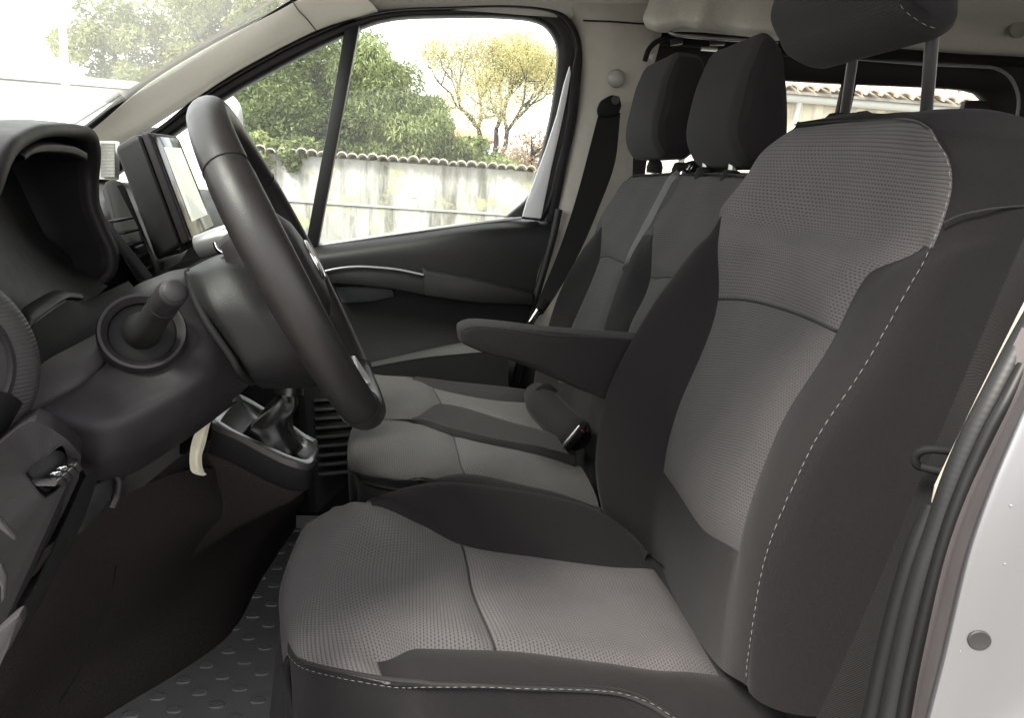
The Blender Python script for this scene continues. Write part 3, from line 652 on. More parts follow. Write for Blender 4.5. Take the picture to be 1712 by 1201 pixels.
# instrument panel at the back of the hood, and the rolled lower lip in front of it
loft("instrument_panel", [[P(-70, 520, .62)-A3(.09, 0, 0), P(0, 300, .66)-A3(.09, 0, 0), P(60, 245, .74)-A3(.09, 0, 0), P(130, 240, .9)-A3(.09, 0, 0), P(150, 270, .97)-A3(.09, 0, 0)],
     [P(-60, 560, .62)-A3(.05, 0, 0), P(20, 420, .66)-A3(.06, 0, 0), P(80, 360, .74)-A3(.07, 0, 0), P(140, 380, .9)-A3(.07, 0, 0), P(180, 420, .97)-A3(.06, 0, 0)],
     [P(-60, 640, .62)-A3(.03, 0, 0), P(45, 590, .66)-A3(.03, 0, 0), P(110, 545, .78)-A3(.03, 0, 0), P(165, 520, .88)-A3(.02, 0, 0), P(210, 480, .95)-A3(.02, 0, 0)]], DASH, db, 6, 6)
loft("lower_lip", [[P(40, 552, .665)-A3(.01, 0, 0), P(50, 524, .685)-A3(.01, 0, 0), P(104, 488, .785)-A3(.01, 0, 0), P(138, 489, .845)-A3(.01, 0, 0)], [P(42, 548, .66), P(50, 527, .68), P(105, 491, .78), P(137, 492, .84)], [P(46, 556, .655), P(58, 536, .675), P(110, 500, .775), P(140, 500, .835)], [P(48, 560, .66)-A3(.01, 0, 0), P(60, 541, .68)-A3(.01, 0, 0), P(112, 505, .78)-A3(.01, 0, 0), P(142, 505, .84)-A3(.01, 0, 0)]], DASHG, db, 4, 5)
loft("lip_underside", [[P(20, 575, .65), P(47, 557, .66), P(60, 540, .68), P(111, 504, .778), P(142, 503, .838), P(215, 470, .93)], [P(20, 620, .63), P(60, 600, .64), P(90, 580, .66), P(130, 550, .70), P(165, 525, .74), P(230, 490, .80)], [P(20, 680, .61), P(55, 655, .62), P(95, 625, .64), P(140, 600, .67), P(180, 575, .70), P(240, 540, .74)]], DARK, db, 4, 5)
loft("grained_ledge", [[P(40, 640, .60), P(75, 605, .63), P(120, 580, .66), P(166, 556, .68)], [P(45, 668, .59), P(90, 640, .615), P(140, 610, .64), P(174, 580, .665)], [P(50, 690, .588), P(95, 664, .61), P(142, 637, .632), P(177, 602, .66)], [P(40, 700, .61), P(95, 674, .635), P(144, 645, .655), P(180, 606, .68)]], PADG, db, 4, 5)
# knee panel on the near flank of the column, with the round socket of the stalk
KP = [
 [(166, 542, .705), (212, 489, .735), (268, 460, .76), (313, 448, .78)],
 [(170, 556, .685), (220, 507, .705), (286, 479, .73), (323, 470, .755)],
 [(180, 602, .66), (250, 565, .68), (322, 535, .705), (350, 532, .725)],
 [(132, 643, .63), (230, 650, .64), (330, 620, .66), (396, 614, .705)],
 [(52, 692, .60), (150, 720, .60), (290, 690, .64), (418, 638, .73)],
 [(90, 740, .602), (165, 765, .605), (290, 722, .65), (405, 655, .75)],
 [(142, 792, .62), (190, 788, .63), (280, 740, .67), (390, 668, .78)],
 [(150, 800, .70), (200, 800, .71), (290, 750, .75), (400, 670, .86)]]
K3 = [[P(*q) for q in r] for r in KP]
loft("knee_panel", K3, DASHG, db, 6, 8)
KD = loft_pts(K3, 6, 8); KN = grid_normals(KD); KN = KN*np.sign(-KN[..., 1:2]); q_ = np.argmin(np.linalg.norm((KD-P(238, 556, .675)).reshape(-1, 3), axis=1))
ba = KN.reshape(-1, 3)[q_]*.6+A3(.45, -.86, .22)*.4; ba /= np.linalg.norm(ba); bc = P(238, 553, .664)
lathe("socket_ring", bc-ba*.012, ba, [(.0355, -.01), (.035, .009), (.0335, .0125), (.031, .0125), (.0265, .008), (.026, -.006)], DASHG, db, 48)
lathe("socket_cup", bc-ba*.012, ba, [(.0268, .004), (.025, .006), (.018, .008), (.001, .009)], DARK, db, 36)
st = thing("control_stalk", "black wiper or light stalk with a rounded knob beside the steering column", "stalk", bc)
tube("stem", [bc, P(250, 545, .64), P(268, 515, .615), P(280, 500, .60)], [.016, .0115, .0102, .0098], DARK, st, 20)
tube("knob", [P(272, 512, .612), P(279, 501, .602), P(286, 493, .592), P(291, 488, .586), P(293, 486, .583)], [.0098, .0108, .0110, .0104, .0075], DASHG, st, 22)
tube("knob_collar", [P(271, 513, .613)+A3(0, 0, 0), P(274, 509, .609)], .0113, DARK, st, 22, smooth=0)
# seam between knee panel and shroud
tube("shroud_gap", [P(314, 455, .765), P(330, 508, .72), P(352, 548, .705), P(397, 616, .70), P(420, 640, .735)], .0035, DARK, db, 8)
# near air vent body with ribbed surface
lathe("near_vent_body", P(-115, 615, .52), (.75, -.62, .22), [(.074, -.05), (.074, -.02), (.068, -.004), (.060, .004), (.046, .006), (.044, .0), (.036, -.012), (.002, -.014)], ridged("ribbed_vent_plastic", (.030, .028, .0285), 110, .5, 'Z', .25, dist=.001), db, 56)
lathe("vent_ring", P(-115, 615, .52), (.75, -.62, .22), [(.047, .004), (.047, .008), (.044, .009), (.043, .003)], DASHG, db, 48)
loft("near_lower_panel", [[P(-60, 640, .50), P(20, 660, .53), P(52, 692, .57)], [P(-60, 720, .50), P(0, 730, .53), P(40, 715, .57)], [P(-60, 800, .52), P(0, 790, .55), P(60, 760, .60)]], DASH, db, 4, 4)
# switch panel with a recess and two rocker switches
ol = PP([(-60, 800, .485), (0, 742, .495), (30, 716, .505), (55, 703, .512), (85, 716, .52), (112, 735, .526), (136, 762, .53), (132, 800, .53), (100, 870, .525), (62, 945, .515), (34, 1000, .51), (0, 1062, .50), (-50, 1120, .49), (-90, 980, .48)])
il = PP([(41, 793, .505), (62, 775, .51), (82, 760, .514), (101, 746, .518), (107, 750, .519), (112, 762, .52), (120, 770, .522), (131, 771, .523), (128, 782, .522), (112, 802, .518), (92, 822, .513), (75, 833, .508), (66, 826, .506), (52, 808, .505)])
dv = A3(-.012, .03, -.004)
ring_loft("switch_panel", [ol+dv*1.6, ol+dv*.25, ol, il+(il-il.mean(0))*.06, il+A3(.001, -.0015, .001), il, il+dv*.4], DASHG, db, 96, cap1=False, sharp=35)
prism("switch_recess", (il-il.mean(0))*1.04+il.mean(0)+dv*.4, dv*.2, DASH, db, .0)
q0, q1, q2, q3 = [P(*q) for q in ((60, 806, .514), (108, 770, .525), (131, 773, .521), (94, 806, .511))]
def bil(u, v): return (q0*(1-u)+q1*u)*(1-v)+(q3*(1-u)+q2*u)*v
nrm = np.cross(q1-q0, q3-q0); nrm /= np.linalg.norm(nrm); nrm = nrm if nrm[1] < 0 else -nrm
for k, (a, b) in enumerate(((.02, .26), (.28, .51), (.53, .77), (.79, .98))):
    rk = prism("rocker_switch", [bil(a, .02), bil(b, .02), bil(b, .80), bil(a, .80)], -nrm*.010, DASH, db, .0012)
    prism("rocker_edge", [bil(a, .84), bil(b, .84), bil(b, 1.02), bil(a, 1.02)], -nrm*.008, DASHG, db, .001)
    if k in (1, 2):
        vf = []
        m_ = (a+b)/2
        for (du, dv_, ru, rv) in ((.01, .38, .045, .12), (.045, .50, .05, .07), (-.055, .50, .022, .05), (-.05, .30, .016, .04), (.07, .62, .02, .035)):
            c = [bil(m_+du+ru*math.cos(t)*.8, dv_+rv*math.sin(t))+nrm*.0004 for t in np.arange(10)*math.pi/5]
            vf.append((c, [tuple(range(10))]))
        joined("switch_symbol", vf, WHITEINK, rk, smooth=False)
prism("recess_sill", [P(51, 805, .507), P(60, 806, .511), P(94, 808, .509), P(93, 814, .506), P(58, 813, .504)], A3(0, .004, .001), PADG, db, .001)
# edge mouldings that run down from the switch panel, bonnet-release tab and hanging trim
prism("edge_moulding", PP([(-20, 1100, .50), (60, 985, .52), (140, 800, .56), (150, 790, .57), (120, 880, .56), (40, 1030, .53), (-10, 1110, .52)]), A3(-.004, .03, -.01), DARK, db, .004)
prism("edge_moulding", PP([(22, 1020, .55), (52, 965, .56), (100, 905, .58), (122, 895, .585), (92, 945, .575), (40, 1022, .56)]), A3(-.003, .02, -.008), DASH, db, .004)
prism("lower_trim", PP([(112, 918, .62), (108, 905, .62), (150, 815, .64), (185, 790, .66), (196, 800, .66), (185, 840, .65), (150, 880, .64)]), A3(-.01, .05, -.01), DASH, db, .006)
tube("lower_trim_edge", PP([(186, 790, .655), (199, 805, .655), (196, 830, .65), (188, 850, .645)]), .003, DASHG, db, 8)
prism("trim_foot", PP([(180, 786, .70), (212, 778, .70), (222, 786, .70), (205, 806, .70), (195, 800, .70)]), A3(-.01, .04, 0), DASHG, db, .004)
prism("sill_trim", PP([(-20, 1075, .40), (2, 1053, .405), (33, 1027, .412), (37, 1045, .412), (18, 1082, .408), (0, 1112, .403), (-25, 1150, .40)]), A3(-.006, .02, -.004), principled("grey_sill_trim", (.03, .028, .028), .6, spec=.1, noise=.05), db, .003)
prism("vent_bezel", PP([(-20, 830, .45), (-5, 860, .452), (28, 898, .46), (24, 906, .46), (-8, 880, .452), (-25, 850, .448)]), A3(-.003, .008, -.003), principled("dull_grey_trim", (.05, .047, .048), .5, spec=.3), db, .002)
prism("vent_bezel", PP([(-20, 930, .45), (2, 944, .452), (11, 965, .455), (9, 1000, .455), (2, 1010, .453), (2, 985, .453), (-8, 955, .45)]), A3(-.003, .008, -.003), principled("dull_grey_trim", (.05, .047, .048), .5, spec=.3), db, .002)
# toe board and underside: brown-black carpet that curls down to the mat
TB = [
 [P(-80, 1060, .60), P(60, 930, .68), P(170, 850, .80), P(300, 790, 1.0), P(400, 790, 1.20), P(500, 806, 1.26)],
 [PZ(-90, 1150, .80), P(40, 1010, .85), P(170, 930, .98), P(330, 870, 1.12), P(440, 860, 1.34), P(508, 836, 1.42)],
 [PZ(-60, 1300, .75), PZ(100, 1130, .76), PZ(225, 1060, .76), PZ(350, 960, .78), PZ(440, 890, .80), P(500, 850, 1.55)],
 [PZ(0, 1300, FLOOR_Z+.02), PZ(215, 1170, FLOOR_Z+.012), PZ(300, 1120, FLOOR_Z+.01), PZ(385, 1056, FLOOR_Z+.01), PZ(442, 958, FLOOR_Z+.01), PZ(495, 878, FLOOR_Z+.01)],
 [PZ(0, 1320, FLOOR_Z-.01), PZ(215, 1185, FLOOR_Z-.01), PZ(300, 1135, FLOOR_Z-.01), PZ(385, 1070, FLOOR_Z-.01), PZ(442, 970, FLOOR_Z-.01), PZ(495, 890, FLOOR_Z-.01)]]
loft("toe_board", TB, CARPET, db, 8, 8)
tube("carpet_seam", [P(194, 945, .99), PZ(188, 985, .855)*.0+P(188, 985, .965), P(172, 1040, .955), P(140, 1110, .935), P(100, 1175, .93)], .0012, DARK, db, 6)
# top pad under the windscreen, out to the far pillar
TP = [
 [A3(-1.15, .30, 1.40), A3(-1.18, 1.0, 1.42), A3(-1.15, 2.0, 1.44)],
 [A3(-.80, .30, 1.44), A3(-.80, 1.0, 1.46), A3(-.80, 2.0, 1.48)],
 [A3(-.45, .34, 1.43), A3(-.47, 1.0, 1.455), A3(-.47, 2.0, 1.47)],
 [A3(-.405, .34, 1.37), A3(-.415, 1.0, 1.41), A3(-.43, 2.0, 1.41)],
 [A3(-.40, .36, 1.05), A3(-.42, 1.0, 1.10), A3(-.42, 2.0, 1.05)]]
loft("top_pad", TP, DASH, db, 4, 6)
pts = PP([(160, 300, 1.25), (163, 345, 1.2), (200, 340, 1.2), (206, 360, 1.18), (172, 372, 1.15)])
# defroster grille strip beside the screen
for k in range(24):
    yy = 240+k*2.4; a, b = P(169, yy, 1.86), P(192, yy+.3, 1.80)
    vf = tube_vf([a, b], .0016, 5)
    if k == 0: allv = []
    allv.append(vf)
joined("speaker_grille_rib", allv, principled("grille_plastic", (.13, .13, .12), .5), db, kind="stuff")
prism("grille_backing", PP([(163, 236, 1.88), (200, 236, 1.84), (200, 302, 1.84), (163, 300, 1.88)]), A3(-.02, .01, 0), principled("grille_backing_plastic", (.32, .32, .28), .6), db, .002)
# centre stack with louvred vents
prism("centre_stack", PP([(172, 300, 1.16), (205, 300, 1.16), (262, 440, 1.08), (300, 520, 1.08), (260, 520, 1.08), (205, 430, 1.06)]), A3(-.12, .30, -.02), DARK, db, .01)
prism("vent_bezel_strip", PP([(166, 366, 1.03), (178, 362, 1.035), (258, 462, 1.0), (246, 470, .995)]), A3(-.01, .004, 0), DASHG, db, .002)
for k in range(5):
    a = P(196+k*13, 372+k*20, 1.055); b = P(224+k*9, 366+k*20, 1.10)
    prism("vent_louvre", [a, b, b+A3(-.02, 0, -.003), a+A3(-.02, 0, -.003)], A3(0, 0, .003), DARK, db, .0008)
prism("vent_tab", PP([(224, 413, 1.04), (238, 408, 1.05), (240, 413, 1.05), (226, 418, 1.04)]), A3(.004, -.004, 0), DASHG, db, .001)
# air vent beyond the screen that catches the daylight
cv = [P(300, 440, 1.30), P(318, 412, 1.30), P(360, 396, 1.42), P(348, 428, 1.42)]
prism("far_vent_body", cv, A3(-.05, .01, -.03), SATIN, db, .003)
for k in range(10):
    t0, t1 = (k+.35)/10.4, (k+.6)/10.4
    a, b = cv[0]*(1-t0)+cv[3]*t0, cv[1]*(1-t0)+cv[2]*t0
    c, d = cv[1]*(1-t1)+cv[2]*t1, cv[0]*(1-t1)+cv[3]*t1
    sh = lambda q: q+A3(.002, -.002, .002); m_ = (a+b+c+d)/4; ins = lambda q: sh(m_+(q-m_)*A3(.8, .8, .8))
    prism("vent_louvre", [ins(a), ins(b), ins(c), ins(d)], A3(.002, -.002, .002), DARK, db, .0)
prism("stack_trim", PP([(300, 414, 1.25), (322, 400, 1.27), (348, 384, 1.30), (350, 392, 1.30), (324, 412, 1.27), (304, 424, 1.25)]), A3(-.03, .01, -.01), DASHG, db, .003)

# ------------------------------------------------------------------ infotainment screen
sc = thing("display_screen", "upright tablet-like screen in a thick black housing behind the steering wheel", "screen", P(250, 330, 1.2))
f4 = [P(250, 221, 1.11), P(297, 228, 1.30), P(359, 381, 1.30), P(318, 404, 1.11)]
bk4 = [P(190, 246, 1.12), P(236, 238, 1.30), P(300, 390, 1.30), P(262, 440, 1.12)]
m4 = [P(232, 221, 1.11), P(282, 226, 1.305), P(345, 388, 1.305), P(303, 412, 1.11)]
bevel_mesh("housing", np.array([*bk4, *m4]), HEX, DASH, sc, .008, 3)
fn = np.cross(f4[1]-f4[0], f4[3]-f4[0]); fn /= np.linalg.norm(fn); fn = fn if fn[0] > 0 else -fn
bevel_mesh("bezel_frame", np.array([*[q*.9+f*.1 for q, f in zip(m4, f4)], *f4]), HEX, DASHG, sc, .004, 3)
fb_ = lambda u, v, h: (f4[0]*(1-u)+f4[1]*u)*(1-v)+(f4[3]*(1-u)+f4[2]*u)*v+fn*h
gl = principled("dark_screen_glass", (.03, .03, .03), .12, spec=.3)
prism("glass_panel", [fb_(.05, .03, .0005), fb_(.95, .03, .0005), fb_(.95, .97, .0005), fb_(.05, .97, .0005)], fn*.0015, gl, sc, .0006)
em = bpy.data.materials.new("screen_reflection_glow"); em.use_nodes = True; eb = em.node_tree.nodes["Principled BSDF"]  # faint emission stands in for the outdoors reflected in the screen
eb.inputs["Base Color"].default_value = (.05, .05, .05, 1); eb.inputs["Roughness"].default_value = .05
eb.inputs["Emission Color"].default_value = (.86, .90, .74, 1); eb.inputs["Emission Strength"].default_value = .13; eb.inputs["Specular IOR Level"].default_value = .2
prism("reflection_patch", [fb_(.22, .13, .0022), fb_(.86, .13, .0022), fb_(.86, .84, .0022), fb_(.22, .84, .0022)], fn*.0004, em, sc, .0)

# ------------------------------------------------------------------ gear lever console
gc = thing("gear_console", "console with a satin surround and crumpled black gear lever gaiter", "gear lever", P(440, 740, 1.2))
co = PP([(354, 708, 1.12), (372, 686, 1.18), (401, 661, 1.28), (430, 676, 1.30), (480, 706, 1.305), (522, 733, 1.30), (532, 748, 1.24), (529, 764, 1.16), (515, 778, 1.12), (480, 770, 1.115), (435, 748, 1.115), (390, 724, 1.115)])
ci = PP([(372, 706, 1.13), (382, 690, 1.18), (402, 670, 1.265), (428, 684, 1.285), (475, 712, 1.29), (512, 736, 1.285), (524, 750, 1.23), (520, 760, 1.165), (507, 768, 1.135), (475, 757, 1.13), (436, 739, 1.13), (402, 724, 1.13)])
ring_loft("console_body", [co+A3(-.22, .16, -.24), co+A3(-.12, .08, -.14), co+A3(-.03, .02, -.07), co+A3(-.004, .002, -.04), co+A3(0, 0, -.012), co], CARPET, gc, 72, smooth_loops=4, sharp=50)
gm = ci.mean(0)+A3(0, 0, -.012); lean = P(484, 654, 1.215)
base_ = gm+(resample(spline(ci, 4, True), 48)-ci.mean(0))*.60
ring_loft("console_skirt", [co+A3(-.010, .004, -.045), co+A3(-.001, -.0012, -.040), co+A3(0, -.0018, -.008)], DASH, gc, 72, smooth_loops=4, sharp=50)
ring_loft("console_surround", [co+A3(0, -.001, -.008), co+A3(0, -.0012, .002), co*.75+ci*.25+A3(0, 0, .0035), ci*.8+co*.2+A3(0, 0, .001)], principled("dark_satin_surround", (.07, .07, .07), .3, metal=.5), gc, 72, smooth_loops=4, sharp=50)
ring_loft("console_basin", [resample(spline(ci*.8+co*.2, 4, True), 48)+A3(0, 0, .001), resample(spline(ci, 4, True), 48)+A3(0, 0, -.004), base_*.6+resample(spline(ci, 4, True), 48)*.4+A3(0, 0, -.006), base_+A3(0, 0, -.004)], principled("satin_basin", (.06, .06, .06), .28, metal=.4), gc, 48)
lv = []
for k, (s, q_) in enumerate(((1.04, -.05), (1.0, .02), (.90, .12), (.74, .26), (.56, .40), (.44, .55), (.40, .68), (.36, .80), (.30, .92), (.26, 1.0))):
    q = (base_-gm)*s; ph = np.arange(48)*2*math.pi/48
    w = (np.sin(ph*3+k*.8)*.17+np.sin(ph*7-k*1.3)*.08)*min(1, k/2.0)*(1 if k < 8 else .3)
    lv.append(gm+q*(1+w)[:, None]+(lean-gm)*q_+A3(math.sin(k*1.1)*.004, math.cos(k*.9)*.004, 0))
ring_loft("gaiter", lv, principled("soft_black_leather", (.007, .0065, .0065), .34, spec=.4, bump=.3, bscale=300), gc, 48)
top = lv[-1].mean(0)
tube("lever_collar", [top-A3(0, 0, .004), top+(lean-gm)*.1+A3(0, 0, .012)], [.024, .020], GLOSS, gc, 20, smooth=1)
tube("lever", [top, top+A3(.005, 0, .05)], .008, STEEL, gc, 12, smooth=1)
tube("lever_knob", [top+A3(.004, 0, .035), top+A3(.006, 0, .06), top+A3(.008, 0, .09), top+A3(.009, 0, .10)], [.014, .022, .024, .012], LEATHER, gc, 18)
pt = thing("paper_tag", "curling yellowed paper strip hanging under the knee panel", "paper tag", P(330, 750, .95))
rows = []
for (l, r_, Y) in (((340, 698), (356, 696), .985), ((331, 714), (350, 712), .97), ((321, 738), (343, 742), .955), ((317, 762), (337, 764), .95), ((318, 784), (338, 782), .945), ((322, 791), (341, 790), .94), ((332, 795), (345, 794), .935)):
    rows.append([P(*l, Y), (P(*l, Y)+P(*r_, Y))/2+A3(.002, -.003, 0), P(*r_, Y+.006)])
Dp = loft_pts(np.array(rows), 4, 4); m_, n_ = Dp.shape[:2]
vv = np.concatenate([Dp.reshape(-1, 3), Dp.reshape(-1, 3)+A3(.0003, .0008, 0)])
ff = grid_faces(m_, n_); ff = ff+[tuple(i+m_*n_ for i in q[::-1]) for q in ff]
mesh("paper_strip", vv, ff, PAPER, pt)

# ------------------------------------------------------------------ floor mat with raised studs
mt_ = thing("floor_mat", "dark grey rubber mat with rows of raised oval studs", "floor mat", (-.1, 1.4, FLOOR_Z))
box("mat_sheet", (-.62, .45, FLOOR_Z-.003), (.55, 1.98, FLOOR_Z+.004), MAT, mt_, .002)
a0 = PZ(449, 1049, FLOOR_Z)[:2]; sa = (PZ(431, 1176, FLOOR_Z)[:2]-a0)/3; sb = (PZ(382, 1093, FLOOR_Z)[:2]-a0)/2
stud = None; nrows = 0
for i in range(-9, 10):
    for j in range(-8, 9):
        p = a0+sa*i+sb*j
        if not (-.55 < p[0] < -.10 and .95 < p[1] < 1.95): continue
        if stud is None:
            t = np.arange(14)*2*math.pi/14; V = []
            for s, h in ((1.0, 0), (1.0, .0045), (.86, .006)):
                V += [(.0130*s*math.copysign(abs(math.cos(q))**.6, math.cos(q)), .0085*s*math.copysign(abs(math.sin(q))**.8, math.sin(q)), h*.42) for q in t]
            stud = bpy.data.meshes.new("stud"); stud.from_pydata(V, [], grid_faces(3, 14, True)+[tuple(range(28, 42))]); stud.materials.append(MATPAD)
        o = bpy.data.objects.new("stud", stud); COL.objects.link(o); o.parent = mt_
        o.location = (p[0]+.1, p[1]-1.4, .004); nrows += 1
# far footwell: ribbed rubber threshold below the bench
fw = thing("footwell_grille", "black ribbed footwell panel between console and bench", "grille", P(555, 720, 1.55))
prism("grille_plate", PP([(505, 650, 1.75), (600, 640, 1.75), (590, 800, 1.55), (530, 860, 1.55)]), A3(-.02, .03, -.01), DARK, fw, .004)
for k in range(9):
    yy = 668+k*15.5; Y = 1.73-.02*k
    prism("slat", [P(524+k, yy, Y-.02), P(590, yy-5, Y-.02), P(590, yy, Y-.025), P(524+k, yy+5, Y-.025)], A3(-.006, .02, -.004), DASH, fw, .001)

# ------------------------------------------------------------------ ceiling, bulkhead and cabin walls
xs = [-.36, -.26, -.10, .10, .32, .50, .80, 1.3, 1.8, 2.6, 3.35]
ez = [1.885, 1.90, 1.925, 1.938, 1.942, 1.945, 1.95, 1.955, 1.96, 1.96, 1.96]
rows = []
for x, e in zip(xs, ez):
    rows.append([A3(x, .34, e), A3(x, .44, e+.06), A3(x, .75, e+.11), A3(x, 1.18, e+.12), A3(x, 1.6, e+.11), A3(x, 1.88, e+.07), A3(x, 1.965, e+.03), A3(x, 1.99, e-.002), A3(x, 2.03, e-.010)])
o = loft("ceiling", rows, HEADL, None, 4, 5); o["kind"] = "structure"
vb = thing("van_body", "silver van bodywork with a bare door post, rubber plug and grey flange at right", "van", (.6, .33, 0.3))
box("roof_skin", (-.40, .30, 2.09), (3.45, 2.10, 2.12), SILVER, vb, .0)
box("rear_wall", (3.36, .30, .5), (3.42, 2.10, 2.10), DARK, vb, .0)
box("front_bulkhead", (-1.30, .30, .30), (-1.22, 2.10, 1.42), DARK, vb, .0)
box("front_wing", (-1.30, .32, .30), (-.42, .36, 1.40), SILVER, vb, .0)
box("front_wing", (-1.30, 2.05, .30), (-.55, 2.10, 1.42), SILVER, vb, .0)
box("near_side_lining", (.62, .37, .5), (3.40, .40, 1.30), DARK, vb, .0)
box("near_side_lining", (.62, .37, 1.86), (3.40, .40, 2.08), DARK, vb, .0)
for x_ in (.62, 2.0, 3.25): box("window_post", (x_, .37, 1.30), (x_+.16, .40, 1.86), DARK, vb, .0)
box("far_side_skin", (.36, 2.10, .3), (3.40, 2.13, 1.02), SILVER, vb, .0)
box("far_side_lining", (.36, 2.04, .5), (3.40, 2.07, .99), DARK, vb, .0)
box("cabin_partition_base", (.44, .42, FLOOR_Z), (.50, 2.03, .92), DARK, vb, .0)
box("sill_panel", (-.45, .31, .36), (.35, .36, FLOOR_Z+.01), DARK, vb, .01)
# door post (B-pillar) on the near side: seal seat, flange, rolled edge, outer skin
E_ = [(1745, 610, .335), (1712, 690, .335), (1650, 838, .335), (1619, 930, .335), (1600, 1008, .335), (1577, 1108, .335), (1553, 1201, .335), (1535, 1275, .335)]
Fl = [(1745, 555, .40), (1712, 622, .40), (1658, 728, .40), (1612, 825, .40), (1578, 920, .40), (1556, 1010, .40), (1535, 1110, .40), (1520, 1201, .40)]
Ep, Fp = PP(E_), PP(Fl)
loft("post_flange", [Fp+A3(-.004, .012, 0), Fp, Fp*.5+Ep*.5+A3(.002, .004, 0), Ep*.88+Fp*.12+A3(0, .0005, 0)], principled("shaded_silver_paint", (.075, .066, .066), .5, noise=.08, nscale=30), vb, 3, 4)  # same silver paint, its shade put into a darker colour
sw_ = np.linspace(0, 1, len(Ep)); bl = lambda c_: A3(0, -1, 0)[None]*(.030*np.exp(-((sw_-c_)/.13)**2))[:, None]
sk = [Ep*.88+Fp*.12+A3(0, .0005, 0), Ep, Ep+A3(.006, -.004, 0), Ep+A3(.03, -.010, -.002)+bl(1.05)*.5, Ep+A3(.055, -.016, 0)+bl(.98)*.8, Ep+A3(.085, -.018, 0)+bl(.88), Ep+A3(.13, -.022, 0)+bl(.75), Ep+A3(.24, -.04, 0), Ep+A3(.6, -.05, 0), Ep+A3(1.2, -.05, 0)]
loft("post_skin", sk, SILVER, vb, 5, 4)
box("lower_side_skin", (.30, .30, .3), (1.5, .325, 1.22), SILVER, vb, .01)
SK = loft_pts(sk, 8, 8); SN = grid_normals(SK); rd = P(1638, 1076, 1.0)-CAM; rd /= np.linalg.norm(rd)
dd = SK-CAM; q_ = np.argmin(np.linalg.norm(np.cross(dd.reshape(-1, 3), rd), axis=1)); pc = SK.reshape(-1, 3)[q_]; pn = SN.reshape(-1, 3)[q_]; pn = pn if pn[1] < 0 else -pn
lathe("rubber_plug", pc, pn, [(.0054, -.004), (.0056, .0004), (.0050, .0009), (.003, .0006), (.001, .0005)], principled("plug_rubber", (.012, .011, .011), .6), vb, 28)
for px_, py_, r_ in ((1690, 845, .0007), (1678, 940, .0006), (1606, 1096, .0004)):      # stone chips
    rd = P(px_, py_, 1.0)-CAM; rd /= np.linalg.norm(rd); q_ = np.argmin(np.linalg.norm(np.cross((SK-CAM).reshape(-1, 3), rd), axis=1)); c_ = SK.reshape(-1, 3)[q_]; n_ = SN.reshape(-1, 3)[q_]; n_ = n_ if n_[1] < 0 else -n_
    lathe("paint_chip", c_, n_, [(r_*1.3, -.0004), (r_, .0003), (r_*.3, .0005)], SATIN, vb, 9)
ns = thing("door_seal", "ribbed black rubber door seal running down the near door opening", "door seal", P(1600, 800, .41))
tube("seal_bulb", PP([(1754, 495, .42), (1706, 580, .415), (1647, 694, .41), (1600, 796, .41), (1568, 890, .41), (1543, 965, .41), (1522, 1045, .41), (1505, 1125, .41), (1490, 1201, .41), (1475, 1280, .41)]), .0078, RIBRUB, ns, 14)
tube("seal_lip", PP([(1712, 612, .405), (1672, 690, .40), (1628, 780, .40), (1590, 875, .40), (1562, 970, .40), (1540, 1060, .40), (1520, 1150, .40), (1505, 1240, .40)]), .0045, RUBBER, ns, 10)
tube("seal_lip", PP([(1560, 850, .42), (1530, 920, .42), (1505, 1000, .42), (1482, 1090, .42), (1462, 1180, .42), (1445, 1260, .42)]), .0065, RUBBER, ns, 10)
pl_ = thing("pillar_trim", "dark trim of the near door pillar with a thin cream edge strip", "pillar trim", P(1560, 850, .46))
loft("trim_panel", [PP([(1790, 380, .50), (1712, 500, .50), (1640, 640, .50), (1580, 770, .50), (1510, 950, .50), (1430, 1201, .50), (1405, 1280, .50)]),
                    PP([(1790, 430, .46), (1716, 540, .46), (1650, 680, .46), (1590, 800, .46), (1535, 950, .46), (1470, 1201, .46), (1450, 1280, .46)]),
                    PP([(1800, 470, .425), (1720, 585, .425), (1660, 690, .425), (1604, 800, .425), (1552, 940, .425), (1495, 1201, .425), (1480, 1280, .425)])], DARK, pl_, 4, 4)
prism("cream_strip", PP([(1760, 430, .43), (1712, 520, .43), (1640, 665, .43), (1568, 815, .43), (1562, 845, .43), (1573, 845, .43), (1582, 815, .43), (1652, 672, .43), (1722, 528, .43), (1768, 440, .43)]), A3(0, .004, 0), principled("cream_edge_strip", (.34, .31, .25), .6), pl_, .0008)
nb = thing("seat_belt", "wide black seat belt crossing the near side of the driver seat", "seat belt", P(1560, 770, .48))
ribbon("webbing", PP([(1790, 240, .50), (1712, 396, .49), (1640, 562, .482), (1560, 752, .475), (1480, 947, .478), (1382, 1165, .482), (1335, 1260, .485)]),
       PP([(1830, 330, .485), (1715, 535, .475), (1652, 650, .468), (1588, 775, .46), (1520, 962, .463), (1442, 1190, .467), (1405, 1280, .47)]), .0014, WEB, nb)
tube("guide_loop", PP([(1600, 756, .445), (1565, 752, .45), (1540, 755, .455), (1530, 766, .458), (1536, 780, .458), (1560, 786, .452), (1598, 790, .445)]), .0029, DARK, nb, 12)
